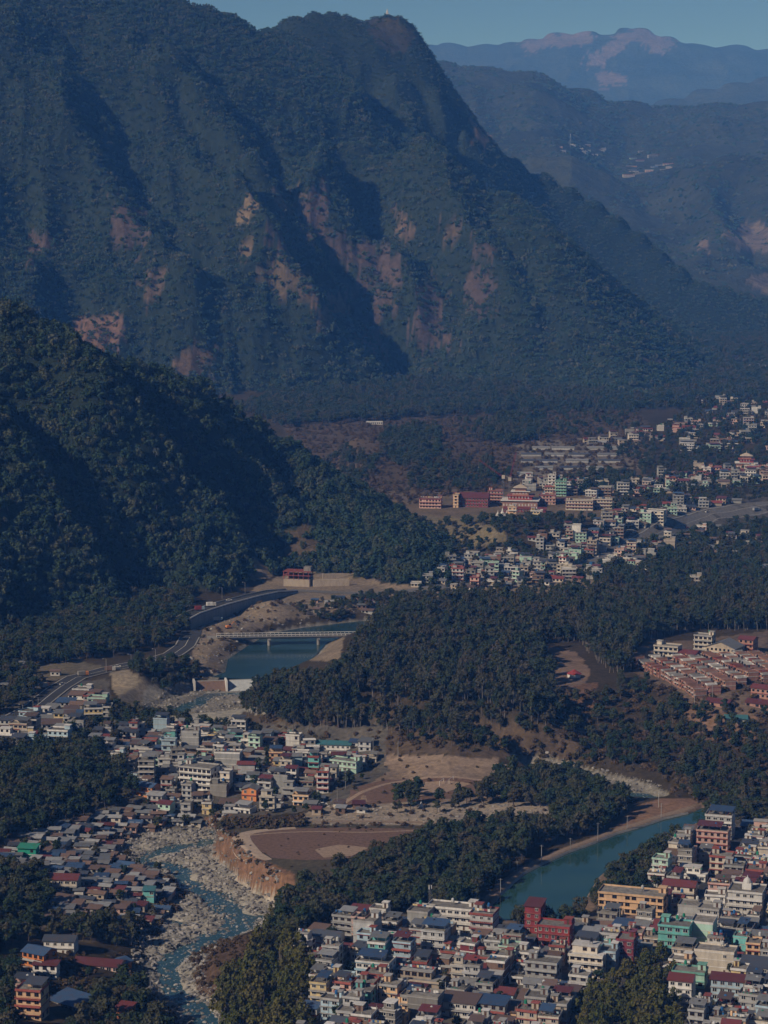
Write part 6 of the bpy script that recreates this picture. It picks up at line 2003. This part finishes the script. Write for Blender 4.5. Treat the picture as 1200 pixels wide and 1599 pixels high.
for c in single:
    key = (c[1], c[2], c[3], c[4])
    gone.setdefault(key, {}).setdefault(c[5], set()).add(c[6])
    p = merged[key][c[5]][c[6]]
    crown, trk, _ = TREES[c[3]][r.randrange(len(TREES[c[3]]))]
    lab = c[2]
    s = r.uniform(*c[4])
    ppx, ppy = project(p[0], p[1], p[2])
    bx = zbox[key]
    fr = (ppx - bx[0]) / (bx[1] - bx[0] + 1e-6); fd = (p[1] - bx[2]) / (bx[3] - bx[2] + 1e-6)
    pos = ('front ', 'middle ', 'back ')[min(2, int(fd * 3))] + ('far left', 'left', 'centre-left', 'centre', 'centre-right', 'right', 'far right')[min(6, int(fr * 7))]
    big_ = 'small' if s < c[4][0] + (c[4][1] - c[4][0]) * .33 else ('large' if s > c[4][0] + (c[4][1] - c[4][0]) * .67 else 'mid-sized')
    t = thing(KNAME[c[3]], '%s %s, %s of the %s' % (big_, 'bamboo clump' if c[3] == 'bamboo' else 'leafy tree', pos, SHORT[lab]), 'bamboo' if c[3] == 'bamboo' else 'tree', tuple(p), r.uniform(0, 6.28), lab)
    t.scale = (s, s, s * r.uniform(.85, 1.2))
    put('trunk' if c[3] != 'bamboo' else 'canes', trk, t); put('crown', crown, t)
nt_ = 0
for key, arrs in merged.items():
    keep = []
    for ai, arr in enumerate(arrs):
        ok = np.ones(len(arr), bool)
        for i in gone.get(key, {}).get(ai, ()):
            ok[i] = False
        keep.append(arr[ok])
    pts = np.concatenate(keep); nt_ += len(pts)
    scatter(key[0], key[1], pts, TREES[key[2] + '_col'], PALETTE_N[key[2]], key[3], 300 + len(pts), .06)
print('valley trees', nt_, 'single', len(single))

# ------------------------------------------------------------------ boulders of the river bed
m, t, b = nt('boulder')
oi = N(t, 'ShaderNodeObjectInfo')
c = ramp(t, oi.outputs['Random'], [(0, (.09, .085, .08)), (.5, (.20, .188, .176)), (1, (.36, .335, .31))])
c = mixc(t, 1.0, c, ramp(t, world_noise(t, 1.2, 4, .7), [(.3, (.7, .7, .7)), (.7, (1.15, 1.15, 1.15))]), 'MULTIPLY')
t.links.new(c, b.inputs['Base Color']); b.inputs['Roughness'].default_value = .9
RC = bpy.data.collections.new('models_boulder')
ROCKS = []
for i in range(6):
    g = np.random.default_rng(900 + i)
    bm = __import__('bmesh').new()
    __import__('bmesh').ops.create_icosphere(bm, subdivisions=2, radius=1.0)
    ax = np.array([g.uniform(.8, 1.4), g.uniform(.7, 1.0), g.uniform(.45, .75)])
    planes = [(v / np.linalg.norm(v), g.uniform(.55, .85)) for v in g.normal(size=(9, 3))]
    for v in bm.verts:
        p = np.array(v.co)
        for nrm_, dd in planes:
            q = p @ nrm_
            if q > dd:
                p = p - nrm_ * (q - dd)
        v.co = p * ax
    me = bpy.data.meshes.new('boulder'); bm.to_mesh(me); bm.free(); me.materials.append(MATS['boulder'])
    ROCKS.append(me)
    RC.objects.link(bpy.data.objects.new('model_boulder_%d' % i, me))
def rocks(poly, n, size, seed, name, label, ch=None, avoid=2.5, pw=2.2, ymin=0):
    g = np.random.default_rng(seed)
    xs = [q[0] for q in poly]; ys = [q[1] for q in poly]
    x = g.uniform(min(xs), max(xs), n * 4); y = g.uniform(min(ys), max(ys), n * 4)
    k = (sdist(x, y, poly) < 5)
    if ch is not None:
        k &= (polydist(x, y, ch, False) > avoid) | (g.random(len(x)) < .22)
    x, y = x[k][:n], y[k][:n]
    s = size[0] + (size[1] - size[0]) * g.random(len(x)) ** (pw * 1.6)
    return x, y, hz(x, y), s
x, y, z, s = rocks(BED1, 12000, (.2, 1.7), 51, '', '', CH1, 5.0, 3.2)
inch = polydist(x, y, CH1, False) < 7
s = np.where(inch, np.minimum(s * 1.3 + .05, 1.3), s)
z = np.where(inch, np.maximum(z, -15.0), z)
px, py = project(x, y, z)
order = np.argsort(-s * ((px > 190) & (px < 450) & (py < 1590) & (py > 1300)))
big = order[:60]
BM = [(hit(a_, b_)[:2], w_) for a_, b_, w_ in ((215, 1325, 'at its upper left bank'), (290, 1330, 'beside the upper channel'), (335, 1360, 'at the cliff foot'), (400, 1400, 'at the foot of the cliff end'), (300, 1410, 'on the left bar'), (270, 1450, 'near the turquoise shed'), (390, 1455, 'by the deep pool'), (330, 1480, 'below the deep pool'), (250, 1495, 'by the long maroon-roofed house'), (300, 1530, 'under the brown bluff'), (260, 1545, 'at the lower rapids'), (315, 1575, 'at the picture foot'))]
for i in big:
    o = put('boulder', ROCKS[int(i) % 6], None, None, (x[i], y[i], z[i] + .15 * s[i]), (0, 0, float(i)), (s[i],) * 3)
    tag(o, '%s pale boulder in the river bed %s' % ('huge' if s[i] > np.median(s[big]) else 'large', min(BM, key=lambda q: math.hypot(q[0][0] - x[i], q[0][1] - y[i]))[1]), 'boulder', 'large boulders of the river bed')
rest = order[60:]
def scatter_rocks(name, label, x, y, z, s, seed):
    pts = np.stack([x, y, z], 1)
    o = scatter(name, label, pts, RC, 6, (1, 1), seed, .3)
    o.data.attributes['size'].data.foreach_set('vector', np.repeat(s[:, None], 3, 1).astype(np.float32).ravel())
scatter_rocks('river_rubble', 'pale boulders and cobbles covering the river bed', x[rest], y[rest], z[rest], s[rest], 52)
x, y, z, s = rocks(BED3, 1500, (.3, 1.6), 53, '', '', CH3, 6)
scatter_rocks('river_rubble', 'pale boulders along the upper river', x, y, z, s, 54)
x, y, z, s = rocks(BED2B, 1400, (.4, 1.8), 55, '', '', CH2B, 5)
scatter_rocks('river_rubble', 'pale boulders below the weir', x, y, z, s, 56)
# foam where the stream breaks over stones
QF = gp([(480, 1262), (560, 1258), (860, 1256), (860, 1288), (480, 1290)], 0)
x, y, z, s = rocks(QF, 900, (.2, 1.2), 57, '', '', None)
k = clear_of_houses(x, y, 0)
scatter_rocks('quarry_rubble', 'stones and rubble heaps on the quarry flat', x[k], y[k], z[k], s[k], 58)
QP = gp([(300, 985), (390, 948), (450, 935), (560, 950), (480, 968), (400, 985), (350, 1010), (370, 1045), (310, 1052)], 2)
x, y, z, s = rocks(QP, 700, (.3, 1.6), 59, '', '', None)
k = (sdist(x, y, BED2) > 1) & off_road(x, y, 8)
scatter_rocks('site_rubble', 'rubble on the pale earth near the bridge', x[k], y[k], z[k], s[k], 60)
# ------------------------------------------------------------------ labels: look first, then neighbours, last the order from the left
NUM = {1: 'one-storey', 2: 'two-storey', 3: 'three-storey', 4: 'four-storey', 5: 'five-storey'}
ADJ = {'flat': 'with flat roof', 'cabin': 'with stair cabin', 'tank': 'with {} roof tank', 'setback': 'with stepped-back top', 'shelter': 'with {} roof shelter', 'pillars': 'with bare roof pillars',
       'gable': 'with {} gable', 'mono': 'with {} lean-to roof', 'dome': 'with dome'}
MARKS = {
    'canal town': [((985, 1415), 'near the peach school'), ((850, 1465), 'near the red houses'), ((700, 1450), 'near the long white row'), ((690, 1560), 'near the street lamps'), ((1060, 1480), 'near the turquoise house'),
                   ((1163, 1430), 'near the domed white house'), ((1120, 1330), 'at the far town end'), ((1130, 1380), 'along the straight street'), ((915, 1525), 'near the large cream house'), ((1140, 1565), 'near the broad maroon gable'),
                   ((580, 1535), 'near the blue-banded white house'), ((560, 1475), 'at the grove corner'), ((540, 1590), 'at the town foot by the bluff'), ((845, 1540), 'at the town centre'), ((800, 1595), 'at the town foot'), ((1180, 1530), 'near the slate shed'), ((1190, 1480), 'at the right edge')],
    'riverside settlement': [((305, 1230), 'near the big white apartment house'), ((389, 1248), 'near the salmon house'), ((297, 1170), 'near the tall grey block'), ((222, 1240), 'by the dark grove'), ((457, 1170), 'near the white cube'),
                             ((535, 1200), 'near the pale green school'), ((355, 1200), 'near the wide grey block'), ((190, 1165), 'at the settlement\'s left end'), ((440, 1215), 'at the settlement\'s middle')],
    'bank shacks': [((95, 1390), 'near the cream maroon-roofed house'), ((42, 1340), 'near the green shed'), ((232, 1408), 'near the turquoise shed'), ((270, 1285), 'at the river bend'), ((160, 1330), 'beside the boulders'), ((150, 1420), 'at the near grove'), ((110, 1295), 'at the upper end')],
    'highway bend': [((120, 1090), 'below the highway'), ((30, 1140), 'at the left edge'), ((100, 1140), 'above the grove'), ((80, 1045), 'above the highway')],
    'playing ground edge': [((520, 1265), 'at the quarry flat')],
    'terracotta estate': [((1045, 1065), 'in the front row'), ((1105, 1055), 'in the second row'), ((1135, 1045), 'in the third row'), ((1180, 1050), 'in the rows behind'), ((1190, 1095), 'at the estate foot')],
    'highway town': [((680, 910), 'at the town\'s left end'), ((760, 890), 'above the highway'), ((870, 845), 'in the cluster left of the highway'), ((900, 905), 'below the highway'), ((1020, 835), 'right of the highway'), ((1000, 810), 'at the upper highway')],
    'upper valley town': [((1150, 650), 'below the mountain foot'), ((1170, 570), 'on the upper shelf'), ((960, 685), 'beyond the terraced fields'), ((1000, 760), 'beside the temple hall'), ((880, 762), 'behind the monastery'), ((1130, 800), 'along the upper highway'), ((1120, 860), 'in the right-hand woods'), ((1130, 930), 'in the woods above the estate')],
    'far hillside village': [((890, 230), 'around the radio mast'), ((1000, 255), 'in the right-hand hamlet')],
    'terraced fields': [((920, 702), 'in the top row'), ((910, 712), 'in the second row'), ((890, 722), 'in the third row'), ((890, 733), 'in the bottom row')],
    'hill foot': [((570, 945), 'near the bridge')],
    'bottom left grove': [((60, 1530), 'in the bottom left grove')],
}
MPOS = {z: [(hit(*p)[:2], w) for p, w in L] for z, L in MARKS.items()}
ORD = ['leftmost', 'second from left', 'third from left', 'fourth from left', 'fifth from left', 'sixth from left', 'seventh from left', 'eighth from left', 'ninth from left', 'tenth from left']
ZW = {'bank shacks': 'shack', 'terraced fields': 'long hut', 'highway town': 'house', 'terracotta estate': 'row house'}
groups = {}
for h in HOUSES:
    if h['label']:
        h['o']['label'] = h['label']
        continue
    near = min(MPOS.get(h['zone'], [((0, 0), '')]), key=lambda q: math.hypot(q[0][0] - h['x'], q[0][1] - h['y']))[1]
    tin = h['tint'] if h['tint'] != 'slate' else 'slate-grey'
    base = '%s %s %s %s' % (NUM[h['n']], h['wall'], ZW.get(h['zone'], h['cat']), ADJ[h['roof']].format(tin))
    zw = {'riverside settlement': '', 'highway town': ' of the highway town', 'upper valley town': '', 'terracotta estate': ' of the estate', 'far hillside village': ' of the far village'}.get(h['zone'], '')
    groups.setdefault((base, zw, near), []).append(h)
for (base, zw, near), L in groups.items():
    L.sort(key=lambda h: h['x'] / h['y'])
    for i, h in enumerate(L):
        if len(L) == 1:
            lb = '%s%s %s' % (base, zw, near)
            h['o']['label'] = lb if len(lb.split()) <= 16 else '%s %s' % (base, near)
        else:
            b_ = base if len(('%s %s' % (base, near)).split()) <= 13 else ' '.join(base.split()[1:])
            h['o']['label'] = '%s %s, %s' % (b_, near, ORD[i] if i < 10 else ORDW[min(i, 27)] + ' from left')
for t, x, y in TPOLES:
    t['label'] = 'pole between the town roofs ' + min(MPOS['canal town'], key=lambda q: math.hypot(q[0][0] - x, q[0][1] - y))[1]
for h in HOUSES:
    lb = h['o']['label']
    if len(lb.split()) > 16:
        lb = lb.replace(' of the highway', '').replace(' of the far village', '')
        h['o']['label'] = ' '.join(lb.split()[1:]) if len(lb.split()) > 16 else lb
